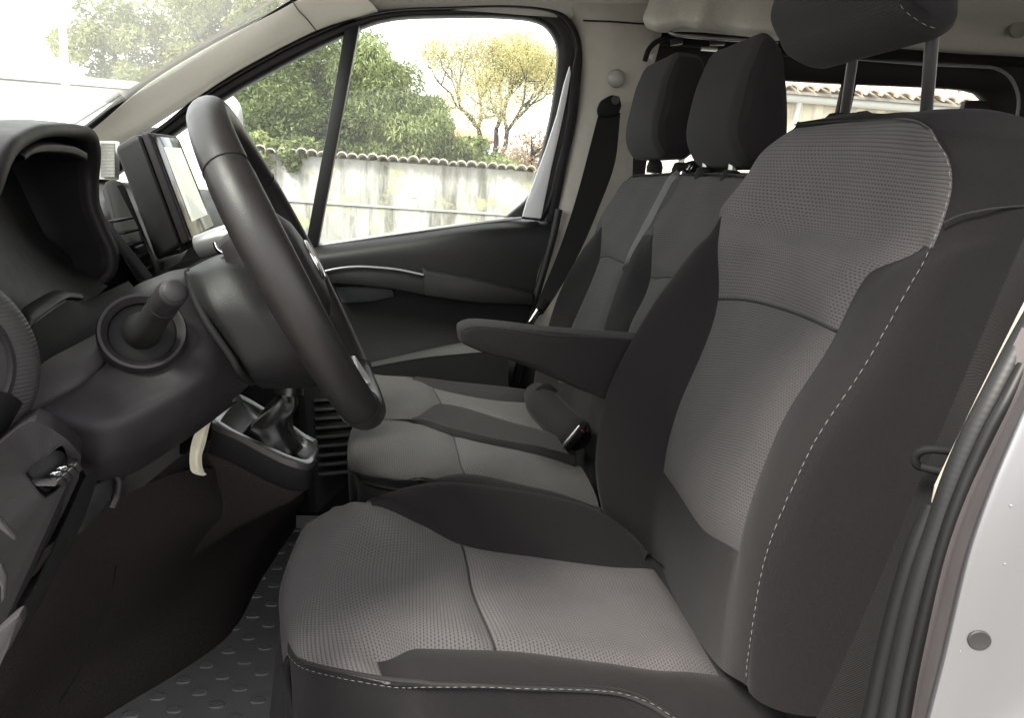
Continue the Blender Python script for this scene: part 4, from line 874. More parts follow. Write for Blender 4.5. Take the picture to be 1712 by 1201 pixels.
# windscreen
ws = thing("windscreen", "clear sloping windscreen glass between the door pillars", "windscreen", (-.7, 1.1, 1.6))
wr = []
for t in (0, .25, .5, .75, 1.0):
    xb, zb = -.80+.50*t, 1.575+.345*t
    wr.append([A3(xb, .34, zb), A3(xb-.10*(1-t*.6), .75, zb+.03), A3(xb-.13*(1-t*.6), 1.12, zb+.035), A3(xb-.10*(1-t*.6), 1.5, zb+.03), A3(xb, 1.89, zb)])
Dw = loft_pts(np.array(wr), 3, 4); m_, n_ = Dw.shape[:2]; Nw = grid_normals(Dw)*.004
vv = np.concatenate([Dw.reshape(-1, 3), (Dw+Nw).reshape(-1, 3)]); ff = grid_faces(m_, n_)
rim = [j for j in range(n_)]+[i*n_+n_-1 for i in range(1, m_)]+[(m_-1)*n_+j for j in range(n_-2, -1, -1)]+[i*n_ for i in range(m_-2, 0, -1)]
ff = ff+[tuple(i+m_*n_ for i in q[::-1]) for q in ff]+[(rim[k], rim[(k+1) % len(rim)], rim[(k+1) % len(rim)]+m_*n_, rim[k]+m_*n_) for k in range(len(rim))]
mesh("glass_pane", vv, ff, WSGLASS, ws)
# far windscreen pillar
ap = thing("windscreen_pillar", "sloping beige trimmed pillar between windscreen and passenger window", "pillar", P(350, 110, 1.9))
g0 = [(100, 240, 1.86), (144, 207, 1.87), (224, 145, 1.88), (350, 67, 1.89), (459, 14, 1.90), (492, -6, 1.90), (560, -34, 1.91)]
g1 = [(105, 252, 1.865), (154, 216, 1.875), (243, 142, 1.885), (352, 75, 1.895), (467, 16, 1.905), (500, -2, 1.905), (572, -28, 1.915)]
g2 = [(120, 275, 1.90), (163, 226, 1.91), (245, 178, 1.92), (335, 120, 1.925), (442, 62, 1.93), (512, 24, 1.935), (606, -8, 1.945)]
g3 = [(135, 300, 1.945), (168, 262, 1.95), (247, 214, 1.95), (318, 168, 1.952), (422, 103, 1.955), (527, 50, 1.96), (632, 18, 1.97)]
g4 = [(135, 300, 1.98), (168, 264, 1.98), (248, 216, 1.98), (319, 170, 1.98), (423, 105, 1.98), (527, 52, 1.98), (632, 20, 1.985)]
G0, G1, G2, G3, G4 = map(PP, (g0, g1, g2, g3, g4))
loft("windscreen_gasket", [G0+A3(0, .03, 0), G0, G0*.5+G1*.5+A3(0, -.006, 0), G1, G1+A3(0, .01, 0)], RUBBER, ap, 3, 4)
loft("pillar_cover", [G1+A3(0, .008, 0), G1+A3(.002, -.002, 0), G2+A3(0, -.012, .0), G3, G4], BEIGE, ap, 4, 4)
tube("trim_joint", PP([(487, -2, 1.90), (497, 14, 1.905), (512, 30, 1.925), (528, 50, 1.955)]), .0015, principled("joint_rubber", (.12, .115, .10), .8), ap, 6)  # thin darker joint line across the beige cover

# ------------------------------------------------------------------ passenger door
pd = thing("passenger_door", "black trimmed far front door with quarter window and dark divider bar", "car door", (.1, 2.0, .5))
oc = [(90, 330), (160, 268), (264, 214), (320, 170), (423, 105), (527, 52), (620, 22), (760, 11), (890, 11), (940, 22), (966, 56), (972, 110), (965, 185), (946, 280), (932, 350), (926, 372)]
mc = [(100, 340), (170, 282), (276, 221), (340, 172), (440, 112), (545, 60), (626, 30), (760, 20), (882, 21), (926, 33), (950, 64), (954, 106), (940, 180), (914, 285), (893, 340), (868, 366)]
ic = [(120, 360), (185, 300), (292, 226), (360, 176), (455, 120), (562, 66), (634, 37), (760, 28), (870, 31), (911, 43), (929, 68), (932, 102), (924, 172), (904, 262), (886, 325), (842, 366)]
O_, M_, I_ = PP(oc, 1.985), PP(mc, 1.995), PP(ic, 2.01)
loft("frame_seal", [O_+A3(0, .03, 0), O_+A3(0, -.006, 0), O_*.7+M_*.3+A3(0, -.012, 0), O_*.45+M_*.55+A3(0, .004, 0), M_, M_*.5+I_*.5+A3(0, -.006, 0), I_, I_+A3(0, .02, 0)], RUBBER, pd, 3, 5)
loft("seal_ridge", [O_*.62+M_*.38+A3(0, -.018, 0), O_*.52+M_*.48+A3(0, -.022, 0), O_*.42+M_*.58+A3(0, -.016, 0)], DASHG, pd, 2, 5)
prism("painted_frame", PP([(953, 108), (943, 140), (931, 192), (914, 245), (896, 294), (880, 338), (873, 363), (905, 366), (922, 282), (936, 222), (947, 170), (955, 122)], 1.966), A3(0, .012, 0), principled("pale_silver_paint", (.60, .61, .625), .35), pd, .004)
prism("frame_flange", PP([(958, 112), (950, 190), (935, 270), (915, 368), (926, 374), (946, 285), (964, 190), (970, 112), (966, 75)], 1.968), A3(0, .02, 0), DASHG, pd, .003)
prism("divider_bar", PP([(576, 48), (601, 40), (566, 226), (531, 412), (510, 412), (546, 220)], 1.985), A3(0, .03, 0), RUBBER, pd, .003)
prism("quarter_glass", PP([(100, 360), (185, 290), (292, 220), (455, 114), (585, 52), (549, 240), (522, 420), (300, 450), (120, 470)], 2.012), A3(0, .004, 0), GLASS, pd, .0)
prism("window_glass", PP([(585, 44), (640, 30), (760, 22), (875, 26), (916, 40), (934, 68), (936, 102), (928, 172), (906, 265), (888, 330), (846, 374), (680, 396), (522, 420), (549, 240)], 2.012), A3(0, .004, 0), GLASS, pd, .0)
for k in range(4):     # etched safety mark in the corner of the pane: rows of tiny dashes
    for j in range(6):
        a = P(812+j*4+(k % 2), 337+k*3.4, 2.009); b = P(814.6+j*4+(k % 2), 337+k*3.4, 2.009)
        if k == 0 and j == 0: mv = []
        mv.append(tube_vf([a, b], .0006, 4))
joined("etched_mark", mv, principled("etched_glass", (.35, .35, .33), .9), pd, kind="stuff")
xs_ = [300, 420, 530, 680, 842, 926]
def yb(x): return 410-(x-530)*.131 if x < 842 else 369+(x-842)*(-.02)
TR = [
 [P(x, yb(x)-1, 2.008) for x in xs_],
 [P(x, yb(x)+6, 1.975) for x in xs_],
 [P(x, yb(x)+15, 1.955) for x in xs_],
 [P(x, y, 1.945) for x, y in ((300, 470), (420, 455), (530, 440), (680, 428), (838, 425), (908, 430))],
 [P(x, y, 1.955) for x, y in ((300, 520), (420, 510), (530, 500), (680, 500), (825, 500), (888, 510))],
 [P(x, y, 1.965) for x, y in ((300, 580), (420, 575), (530, 570), (680, 570), (810, 570), (872, 575))],
 [P(x, y, 1.95) for x, y in ((300, 650), (420, 650), (530, 650), (680, 650), (800, 650), (850, 650))],
 [P(x, y, 1.95) for x, y in ((300, 760), (420, 770), (530, 780), (680, 780), (780, 780), (830, 780))]]
loft("door_panel", TR, DASH, pd, 4, 5)
tube("door_edge_seal", PP([(934, 350, 1.95), (927, 385, 1.945), (912, 440, 1.94), (895, 500, 1.935), (880, 560, 1.935), (862, 640, 1.935)]), .010, RUBBER, pd, 10)
box("door_skin", (-.58, 2.10, .35), (.36, 2.13, 1.34), SILVER, pd, .0)
box("door_inner_board", (-.58, 2.0, .5), (.36, 2.05, 1.20), DARK, pd, .0)
tube("sill_highlight", PP([(440, 424), (530, 410.5), (680, 388.5), (800, 372.5), (872, 364)], 1.998), .0042, principled("sill_highlight_pale", (.55, .55, .54), .35, metal=.3), pd, 8)  # pale tube added in place of the bright reflection on the black sill
bar = PP([(535, 456), (560, 450), (610, 446), (660, 450), (712, 461), (714, 496), (660, 485), (600, 478), (545, 474)], 1.90)
prism("grab_handle", bar, A3(0, .05, 0), DASH, pd, .006)
tube("handle_highlight_strip", PP([(538, 455), (560, 450), (610, 446.5), (660, 450.5), (708, 460)], 1.896), .003, SATIN, pd, 8)  # satin tube stands in for the highlight along the handle's top edge
prism("armrest", PP([(704, 446), (716, 455), (790, 468), (892, 490), (894, 512), (800, 508), (710, 496)], 1.895), A3(0, .06, 0), DASH, pd, .008)
prism("handle_recess", PP([(560, 480), (600, 478), (655, 481), (660, 496), (620, 505), (572, 507)], 1.94), A3(0, .01, 0), principled("grey_recess_plastic", (.038, .04, .042), .5, spec=.3), pd, .003)
loft("door_pocket", [PP([(616, 622, 1.93), (700, 600, 1.92), (772, 586, 1.92), (850, 580, 1.92)]), PP([(612, 608, 1.90), (700, 588, 1.89), (772, 573, 1.89), (850, 566, 1.89)]), PP([(612, 616, 1.87), (700, 600, 1.86), (772, 592, 1.86), (850, 586, 1.86)])], principled("pocket_edge_plastic", (.022, .022, .022), .5, spec=.3), pd, 4, 4)
loft("door_pocket_front", [PP([(612, 615, 1.871), (700, 599, 1.861), (772, 591, 1.861), (850, 585, 1.861)]), PP([(612, 720, 1.88), (700, 710, 1.88), (772, 700, 1.88), (850, 690, 1.88)])], DARK, pd, 4, 4)
dm = thing("door_mirror", "white shell of the far door mirror seen beyond the steering wheel", "mirror", P(395, 185, 2.2))
hm_ = PP([(372, 205), (372, 180), (376, 165), (388, 158), (400, 164), (410, 180), (413, 205), (414, 225), (400, 232), (380, 228)], 2.16)
Dq = [hm_.mean(0)+(spline(hm_, 4, True)-hm_.mean(0))*s+A3(dx, dy, 0) for s, dx, dy in ((.05, .0, -.02), (.8, 0, -.016), (1, -.01, .0), (1, -.04, .12), (.9, -.06, .19), (.5, -.06, .21), (.05, -.06, .212))]
ring_loft("mirror_shell", Dq, principled("white_paint", (.78, .78, .78), .3, coat=.4), dm, 40)
tube("mirror_arm", [P(385, 230, 2.12), P(370, 262, 2.07)], .018, DARK, dm, 10, smooth=1)

# ------------------------------------------------------------------ far door post, rear side wall and rear details
bp_ = thing("door_post", "far beige door post with a round cap above the belt anchor", "pillar", P(1030, 200, 1.95))
rows = [[P(900, 0, 2.02), P(960, 4, 1.97), P(1030, 6, 1.95), P(1085, 8, 1.945), P(1115, 12, 1.955)], [P(942, 30, 2.02), P(985, 30, 1.96), P(1030, 30, 1.94), P(1085, 30, 1.94), P(1110, 35, 1.95)],
        [P(952, 80, 2.02), P(992, 80, 1.96), P(1032, 80, 1.94), P(1082, 80, 1.94), P(1100, 85, 1.95)],
        [P(952, 150, 2.02), P(992, 150, 1.96), P(1025, 150, 1.94), P(1060, 160, 1.94), P(1075, 165, 1.95)],
        [P(938, 220, 2.02), P(978, 222, 1.96), P(1010, 225, 1.94), P(1048, 235, 1.94), P(1060, 240, 1.95)],
        [P(915, 320, 2.02), P(955, 322, 1.96), P(990, 330, 1.94), P(1040, 340, 1.94), P(1055, 345, 1.95)],
        [P(885, 430, 2.02), P(925, 432, 1.96), P(960, 440, 1.94), P(1020, 450, 1.94), P(1040, 455, 1.95)],
        [P(850, 560, 2.02), P(890, 562, 1.96), P(930, 570, 1.94), P(1000, 580, 1.94), P(1020, 585, 1.95)]]
loft("post_cover", rows, principled("shaded_beige_trim", (.30, .285, .25), .8, noise=.05, bump=.15, bscale=500), bp_, 4, 4)  # beige trim with the shade on this post put into a greyer colour
lathe("round_cap", P(1030, 131, 1.935), (.1, -1, .05), [(.021, -.004), (.021, .006), (.017, .013), (.008, .017), (.002, .018)], principled("taupe_cap", (.26, .25, .225), .5), bp_, 28)
tube("trim_joint", PP([(975, 34, 1.955), (1030, 36, 1.935), (1088, 40, 1.935)]), .002, DARK, bp_, 6)
# wall of the rear cabin with its long window
rw = thing("rear_side_panel", "black trimmed rear cabin wall with a long window and grey edge strip", "side panel", (1.2, 2.05, .6))
wo = [(.40, 1.00), (.40, 1.50), (.42, 1.96), (.75, 1.975), (1.10, 1.985), (1.50, 1.99), (2.2, 1.99), (2.4, 1.6), (2.4, 1.0), (1.6, .9), (1.0, .9)]
wi = [(.56, 1.30), (.56, 1.55), (.60, 1.80), (.75, 1.842), (1.05, 1.853), (1.40, 1.866), (1.475, 1.85), (1.50, 1.74), (1.49, 1.40), (1.40, 1.27), (1.0, 1.26)]
WO = np.array([(x, 2.0, z_) for x, z_ in wo]); WI = np.array([(x, 2.06, z_) for x, z_ in wi])
ring_loft("trim_frame", [WO, WO*.6+WI*.4+A3(0, .0, 0), WO*.3+WI*.7, WI+A3(0, -.01, 0), WI+A3(0, .02, 0)], principled("black_rear_trim", (.013, .012, .011), .7, spec=.3), rw, 96, smooth_loops=3)
prism("rear_glass", WI*A3(1, 1, 1)+A3(0, .004, 0), A3(0, .004, 0), GLASS, rw, .0)
prism("window_divider", [A3(1.02, 2.04, 1.22), A3(1.065, 2.04, 1.86), A3(1.10, 2.04, 1.86), A3(1.055, 2.04, 1.22)], A3(0, .022, 0), DARK, rw, .004)
tube("edge_strip", PP([(1290, 88, 1.985), (1345, 90, 1.985), (1440, 98, 1.985), (1560, 107, 1.985), (1655, 112, 1.985), (1688, 128, 1.985), (1702, 158, 1.985), (1700, 200, 1.99), (1690, 260, 1.99)]), .0045, principled("grey_edge_strip", (.15, .15, .14), .4), rw, 8)
tube("upper_rail", PP([(1085, 66, 1.96), (1180, 72, 1.96), (1300, 84, 1.965), (1450, 92, 1.965), (1600, 98, 1.965), (1730, 104, 1.965)]), .012, DARK, rw, 10)
prism("catch_block", PP([(1612, 180), (1616, 168), (1640, 167), (1656, 170), (1658, 190), (1612, 190)], 2.03), A3(0, .02, 0), DASH, rw, .002)
lathe("ceiling_cap", P(1703, 46, 1.93), (-.1, -1, -.2), [(.024, -.004), (.023, .006), (.012, .010), (.002, .011)], principled("taupe_ceiling_cap", (.16, .15, .13), .6), rw, 24)
# cloth-wrapped bulkhead bulge under the ceiling, behind the bench
ob = thing("overhead_shelf", "crumpled beige cloth shelf under the ceiling above the bench headrests", "overhead shelf", P(1180, 30, 1.8))
loft("shelf_cloth", [
 [P(1088, -30, 1.88), P(1110, -30, 1.86), P(1150, -38, 1.83), P(1178, -40, 1.80), P(1215, -40, 1.82), P(1262, -40, 1.79), P(1330, -40, 1.78)],
 [P(1083, 8, 1.84), P(1102, 4, 1.80), P(1146, 6, 1.77), P(1176, 12, 1.725), P(1208, 6, 1.76), P(1262, 12, 1.71), P(1320, 15, 1.72)],
 [P(1075, 30, 1.82), P(1098, 38, 1.765), P(1140, 30, 1.76), P(1168, 33, 1.715), P(1200, 36, 1.75), P(1256, 46, 1.69), P(1310, 50, 1.70)],
 [P(1082, 47, 1.84), P(1104, 52, 1.79), P(1146, 46, 1.775), P(1170, 48, 1.74), P(1205, 52, 1.765), P(1252, 58, 1.72), P(1305, 64, 1.73)],
 [P(1100, 54, 1.88), P(1130, 52, 1.87), P(1155, 53, 1.86), P(1180, 54, 1.85), P(1210, 57, 1.85), P(1250, 61, 1.85), P(1300, 68, 1.85)]], HEADL, ob, 4, 4)
tube("front_rail", PP([(1118, 52, 1.80), (1130, 58, 1.79), (1180, 63, 1.79), (1230, 66, 1.79), (1300, 72, 1.79)]), .004, SATIN, ob, 8)
prism("rail_clip", PP([(1122, 64), (1142, 63), (1142, 72), (1122, 75)], 1.80), A3(.004, .02, 0), DASHG, ob, .002)
prism("rail_clip", PP([(1172, 78), (1200, 79), (1200, 84), (1173, 82)], 1.80), A3(.004, .02, 0), SATIN, ob, .001)
prism("rail_clip", PP([(1188, 66), (1214, 66), (1213, 74), (1188, 74)], 1.80), A3(.004, .02, 0), DASHG, ob, .002)
tube("hanging_bracket", PP([(1078, 102), (1084, 84), (1094, 72), (1110, 64)], 1.84), .006, DARK, ob, 8)
prism("bracket_plate", PP([(1084, 96), (1092, 82), (1095, 84), (1088, 100)], 1.835), A3(.003, .006, 0), SATIN, ob, .001)

# ------------------------------------------------------------------ outside: ground, wall, buildings, vehicle, trees
gm_ = principled("gravel_ground", (.22, .215, .20), .95, noise=.25, nscale=3, bump=.4, bscale=60)
gv = [(-260, -60, 0), (260, -60, 0), (260, 420, 0), (-260, 420, 0)]
structure("ground", gv, [(0, 1, 2, 3)], gm_, smooth=False)
# garden wall with canal-tile coping
def plaster():
    m = principled("weathered_plaster", (.42, .40, .34), .9, spec=.15); t = m.node_tree; b = t.nodes["Principled BSDF"]
    tc = nd(t, "ShaderNodeTexCoord")
    def noise(scale, stretch, det=6):
        mp = nd(t, "ShaderNodeMapping"); mp.inputs["Scale"].default_value = stretch; t.links.new(tc.outputs["Object"], mp.inputs["Vector"])
        n = nd(t, "ShaderNodeTexNoise"); n.inputs["Scale"].default_value = scale; n.inputs["Detail"].default_value = det; n.inputs["Roughness"].default_value = .65
        t.links.new(mp.outputs["Vector"], n.inputs["Vector"]); return n.outputs["Fac"]
    def ramp(v, p0, p1):
        r = nd(t, "ShaderNodeMapRange"); r.inputs["From Min"].default_value = p0; r.inputs["From Max"].default_value = p1; t.links.new(v, r.inputs["Value"]); return r.outputs["Result"]
    def mix(fac, a, bcol):
        m_ = nd(t, "ShaderNodeMix", data_type='RGBA'); t.links.new(fac, m_.inputs["Factor"])
        if isinstance(a, tuple): m_.inputs["A"].default_value = (*a, 1)
        else: t.links.new(a, m_.inputs["A"])
        m_.inputs["B"].default_value = (*bcol, 1); return m_.outputs["Result"]
    c = mix(ramp(noise(1.4, (1, 1, .8)), .35, .65), (.40, .398, .378), (.285, .282, .262))
    c = mix(ramp(noise(3.0, (1, 1, .12)), .48, .64), c, (.13, .128, .11))       # rain streaks down from the coping
    c = mix(ramp(noise(9.0, (1, 1, .7)), .56, .72), c, (.22, .22, .15))
    c = mix(ramp(noise(2.2, (1, 1, 1.2)), .55, .68), c, (.36, .37, .20))          # moss
    t.links.new(c, b.inputs["Base Color"])
    bp = nd(t, "ShaderNodeBump"); bp.inputs["Strength"].default_value = .5; bp.inputs["Distance"].default_value = .02
    t.links.new(noise(14, (1, 1, 1)), bp.inputs["Height"]); t.links.new(bp.outputs["Normal"], b.inputs["Normal"])
    return m
PLASTER = plaster()
TILE = principled("weathered_clay_tile", (.34, .315, .26), .9, noise=.45, nscale=6, bump=.5, bscale=60)
gw = thing("garden_wall", "stained pale plaster wall with clay tile coping beyond the passenger window", "wall", (0, 16.1, 0))
wx0, wx1, wtop = -5.2, 5.0, 1.72
box("wall_face", (wx0, 16.0, -.1), (wx1, 16.3, wtop), PLASTER, gw, .01)
box("plinth", (wx0, 15.93, -.1), (wx1, 15.998, .82), PLASTER, gw, .02)
box("ledge", (wx0, 15.90, .822), (wx1, 15.998, .862), principled("pale_ledge", (.34, .335, .31), .8, noise=.2, nscale=4), gw, .008)
tile = None; k = 0; x = wx0
while x < wx1:
    if tile is None:
        V = []; a = np.linspace(0, math.pi, 9)
        for yy, r in ((-.30, .105), (.02, .095), (.30, .088)):
            V += [(r*math.cos(q), yy, r*.85*math.sin(q)) for q in a]
            V += [(r*.82*math.cos(q), yy, r*.62*math.sin(q)) for q in a[::-1]]
        tile = bpy.data.meshes.new("tile"); tile.from_pydata(V, [], grid_faces(3, 18, True)+[tuple(range(18))[::-1], tuple(range(36, 54))]); tile.materials.append(TILE)
    o = bpy.data.objects.new("tile", tile); COL.objects.link(o); o.parent = gw
    o.location = (x, rng.uniform(-.03, .03), wtop+rng.uniform(-.01, .012)); o.rotation_euler = (R(-8)+rng.normal(0, .03), rng.normal(0, .06), rng.normal(0, .05))
    s = rng.uniform(.92, 1.08); o.scale = (s, s, s); x += .195+rng.uniform(-.012, .012)
box("white_patch", (-.35, 15.985, 1.06), (-.24, 15.999, 1.26), principled("white_notice_paint", (.7, .7, .66), .8), gw, .002)

WHITE = principled("white_render", (.78, .78, .76), .8, noise=.05, nscale=3)
wb = thing("white_building", "blown-out white shed with a low sloping roof seen through the windscreen", "building", (-9, 21, 0))
box("wall", (-17, 19.0, -.1), (-6.1, 25, 2.9), WHITE, wb, .0)
bevel_mesh("roof", [(-17.4, 18.6, 3.0), (-5.7, 18.6, 2.9), (-5.7, 25.4, 3.1), (-17.4, 25.4, 3.2), (-17.4, 18.6, 3.2), (-5.7, 18.6, 3.05), (-5.7, 25.4, 3.3), (-17.4, 25.4, 3.4)], HEX, WHITE, wb, .0)
box("door", (-11, 18.96, 0), (-9.4, 18.998, 2.2), principled("pale_door", (.6, .6, .58), .6), wb, .005)
fp = thing("mast", "thin white mast standing above the white shed roof", "pole", (-7.75, 18.3, 0))
tube("shaft", [(-7.75, 18.3, 0), (-7.75, 18.3, 4.45)], [.09, .07], WHITE, fp, 12, smooth=1)
tube("cap", [(-7.75, 18.3, 4.44), (-7.75, 18.3, 4.5)], .085, WHITE, fp, 12, smooth=1)
# parked white van behind the steering wheel
pv = thing("parked_van", "white van parked by the wall, partly hidden by screen and steering wheel", "van", (-4.6, 13.6, 0))
bd = [(-3.28, .45), (-3.25, .9), (-3.3, 1.15), (-3.45, 1.35), (-3.75, 2.05), (-3.95, 2.25), (-7.4, 2.3), (-7.6, 2.1), (-7.6, .45)]
WHP = MATS.get("white_paint")
prism("body", [(x_, 12.9, z_) for x_, z_ in bd], (0, 1.7, 0), WHP, pv, .06, 3)
prism("side_window", [(-3.75, 12.885, 1.35), (-3.95, 12.885, 1.95), (-4.6, 12.885, 1.95), (-4.6, 12.885, 1.35)], (0, .012, 0), GLOSS, pv, .004)
prism("windscreen", [(-3.46, 13.05, 1.42), (-3.46, 14.4, 1.42), (-3.73, 14.35, 2.0), (-3.73, 13.1, 2.0)], (.03, 0, .012), GLOSS, pv, .004)
box("bumper", (-3.4, 12.88, .35), (-3.2, 14.62, .62), DARK, pv, .03)
box("sill_strip", (-7.5, 12.87, .42), (-3.9, 12.895, .52), DARK, pv, .01)
for cx in (-3.52, -6.7):
    w = lathe("wheel", (cx, 12.84, .33), (0, -1, 0), [(.33, -.16), (.34, -.05), (.33, .02), (.27, .03), (.22, .022)], RUBBER, pv, 36)
    lathe("rim", (cx, 12.84, .33), (0, -1, 0), [(.225, .0), (.215, .028), (.19, .018), (.10, .03), (.05, .045), (.002, .05)], principled("steel_rim", (.5, .5, .5), .35, metal=.8), w, 36)
    for q in range(12):
        a = q*math.pi/6; c = A3(cx+.15*math.cos(a), 12.815, .33+.15*math.sin(a))
        lathe("rim_hole", c, (0, -1, 0), [(.026, -.004), (.026, .004), (.002, .0042)], DARK, w, 10)
box("headlamp", (-3.36, 12.88, .78), (-3.24, 13.2, 1.0), principled("lamp_lens", (.6, .6, .62), .1), pv, .03)
# long shed with tile roof, gutter and ribbed cladding seen through the rear window
sh_ = thing("tiled_shed", "cream ribbed shed with clay tile eaves and gutter behind the rear window", "building", (6, 10, 0))
CL = principled("cream_cladding", (.52, .47, .36), .7, noise=.08, nscale=5)
V, ff = [], []; xx = 3.0; kx = 0
prof = []
while xx < 10.5:
    prof += [(xx, 9.0), (xx+.10, 9.0), (xx+.13, 8.965), (xx+.22, 8.965), (xx+.25, 9.0)]; xx += .25
for (a, b) in prof: V += [(a, b, -.1), (a, b, 2.67)]
nq_ = len(prof)
ff = [(2*i, 2*i+2, 2*i+3, 2*i+1) for i in range(nq_-1)]
mesh("cladding", V, ff, CL, sh_, smooth=False)
box("wall_core", (3.0, 9.02, -.1), (10.5, 15.5, 2.65), CL, sh_, .0)
tube("gutter", [(2.8, 8.90, 2.665), (10.6, 8.90, 2.705)], .055, principled("grey_gutter", (.45, .45, .43), .5), sh_, 12, smooth=1)
tube("downpipe", [(4.15, 8.92, 2.63), (4.15, 8.95, 2.48), (4.15, 8.95, 0)], .035, principled("grey_gutter_pipe", (.45, .45, .43), .5), sh_, 10, smooth=1)
bevel_mesh("roof", [(2.8, 8.80, 2.69), (10.7, 8.80, 2.73), (10.7, 12.3, 4.1), (2.8, 12.3, 4.1), (2.8, 8.80, 2.72), (10.7, 8.80, 2.76), (10.7, 12.3, 4.16), (2.8, 12.3, 4.16)], HEX, TILE, sh_, .0)
TILE2 = principled("pale_clay_tile", (.50, .38, .29), .9, noise=.4, nscale=3, bump=.4, bscale=50)
rt = bpy.data.meshes.new("tile"); V = []; a = np.linspace(0, math.pi, 7)
for yy, r in ((0, .085), (.46, .07)):
    V += [(r*math.cos(q), yy, r*.8*math.sin(q)) for q in a]+[(r*.8*math.cos(q), yy, r*.58*math.sin(q)) for q in a[::-1]]
rt.from_pydata(V, [], grid_faces(2, 14, True)+[tuple(range(14))[::-1], tuple(range(14, 28))]); rt.materials.append(TILE2)
xx = 3.2; slope = math.atan2(1.40, 3.5)
while xx < 9.4:
    for rr in range(6):
        o = bpy.data.objects.new("tile", rt); COL.objects.link(o); o.parent = sh_
        yy = 8.74+rr*.40*math.cos(slope); zz = 2.73+(xx-2.8)*.005+rr*.40*math.sin(slope)
        o.location = (xx-6+rng.normal(0, .006), yy-10, zz+rng.normal(0, .004)); o.rotation_euler = (slope+rng.normal(0, .02), rng.normal(0, .03), rng.normal(0, .02))
    xx += .19
# low house with orange roof far off
ho_ = thing("far_house", "distant low white house with an orange roof left of the bare tree", "house", (-1, 46, 0))
box("wall", (-5, 44, -.1), (3.2, 50, 3.5), WHITE, ho_, .0)
box("blue_band", (-5, 43.95, 2.9), (3.2, 43.99, 3.2), principled("blue_fascia", (.30, .42, .60), .6), ho_, .0)
bevel_mesh("roof", [(-5.4, 43.4, 3.5), (3.6, 43.4, 3.5), (3.6, 50.6, 3.5), (-5.4, 50.6, 3.5), (-5.0, 46.0, 4.1), (3.2, 46.0, 4.1), (3.2, 48, 4.1), (-5.0, 48, 4.1)], HEX, principled("orange_roof_tile", (.50, .20, .09), .8, noise=.1, nscale=4), ho_, .0)

# ---- vegetation
BARK = principled("tree_bark", (.045, .036, .028), .95, noise=.3, nscale=12, bump=.6, bscale=60)
LEAFM = {"laurel": leaf_mat("laurel_leaf", (.042, .066, .022), (.20, .25, .085)), "bamboo": leaf_mat("bamboo_leaf", (.062, .088, .030), (.31, .36, .14)),
         "yellow": leaf_mat("yellow_leaf", (.34, .31, .11), (.58, .53, .27), trans=.5), "rust": leaf_mat("rust_leaf", (.30, .22, .14), (.52, .40, .27)),
         "ivy": leaf_mat("ivy_leaf", (.07, .10, .028), (.30, .35, .13)), "pine": leaf_mat("olive_leaf", (.09, .115, .04), (.30, .32, .12))}
def leaves(name, centers, radii, n, size, mat, parent, droop=0.0, aspect=.5, seed=0, squash=.8, tone_n=None):
    g = np.random.default_rng(seed); centers = np.asarray(centers, float); radii = np.asarray(radii, float)
    w = radii**2; pick = g.choice(len(centers), n, p=w/w.sum())
    d = g.normal(size=(n, 3)); d /= np.linalg.norm(d, axis=1, keepdims=True)
    rad = radii[pick]*g.uniform(.45, 1.05, n)**.6
    c = centers[pick]+d*rad[:, None]*A3(1, 1, squash)
    clump = g.uniform(0, 1, len(centers))[pick]
    L = size*g.uniform(.6, 1.35, n)
    ax = d*.6+g.normal(size=(n, 3))*.8; ax[:, 2] -= droop; ax /= np.linalg.norm(ax, axis=1, keepdims=True)
    sd = np.cross(ax, g.normal(size=(n, 3))); sd /= np.maximum(np.linalg.norm(sd, axis=1, keepdims=True), 1e-6)
    nn = np.cross(ax, sd)
    V = np.stack([c-ax*L[:, None]*.5, c+sd*L[:, None]*aspect*.5+nn*L[:, None]*.06, c+ax*L[:, None]*.5-nn*L[:, None]*.10*(1+droop), c-sd*L[:, None]*aspect*.5+nn*L[:, None]*.06], axis=1).reshape(-1, 3)
    me = bpy.data.meshes.new(name); V = V-base_of(parent)
    me.vertices.add(4*n); me.vertices.foreach_set("co", V.astype(np.float32).ravel())
    me.loops.add(4*n); me.loops.foreach_set("vertex_index", np.arange(4*n, dtype=np.int32))
    me.polygons.add(n); me.polygons.foreach_set("loop_start", np.arange(0, 4*n, 4, dtype=np.int32)); me.polygons.foreach_set("loop_total", np.full(n, 4, np.int32))
    me.update(calc_edges=True)
    at = me.attributes.new("tone", 'FLOAT', 'FACE'); at.data.foreach_set("value", np.clip(clump*.6+g.uniform(0, .45, n), 0, 1).astype(np.float32))
    return link_mesh(name, me, mat, parent)
def blob_centers(c, r, n, seed, low=.0):
    g = np.random.default_rng(seed); c = np.asarray(c, float); r = np.asarray(r, float); P_ = []
    while len(P_) < n:
        q = g.uniform(-1, 1, 3); l = np.linalg.norm(q)
        if .25 < l < 1.0: P_.append(c+q*r)
    return np.array(P_)
def trunk(parent, base, top, r, seed=0, limbs=5, spread=1.0, name="trunk"):
    g = np.random.default_rng(seed); base, top = np.asarray(base, float), np.asarray(top, float); vf = []
    mid = (base+top)/2+g.normal(0, .12, 3)*A3(1, 1, 0)
    vf.append(tube_vf([base, mid, top], [r, r*.75, r*.4], 9, smooth=4))
    for k in range(limbs):
        t = g.uniform(.25, .9); s = base*(1-t)+top*t; a = g.uniform(0, 6.28); L = spread*g.uniform(.6, 1.1)
        e = s+A3(math.cos(a)*L, math.sin(a)*L, L*g.uniform(.5, 1.1)); vf.append(tube_vf([s, (s+e)/2+A3(0, 0, -.05), e], [r*.45, r*.3, r*.12], 7, smooth=3))
    return joined(name, vf, BARK, parent)
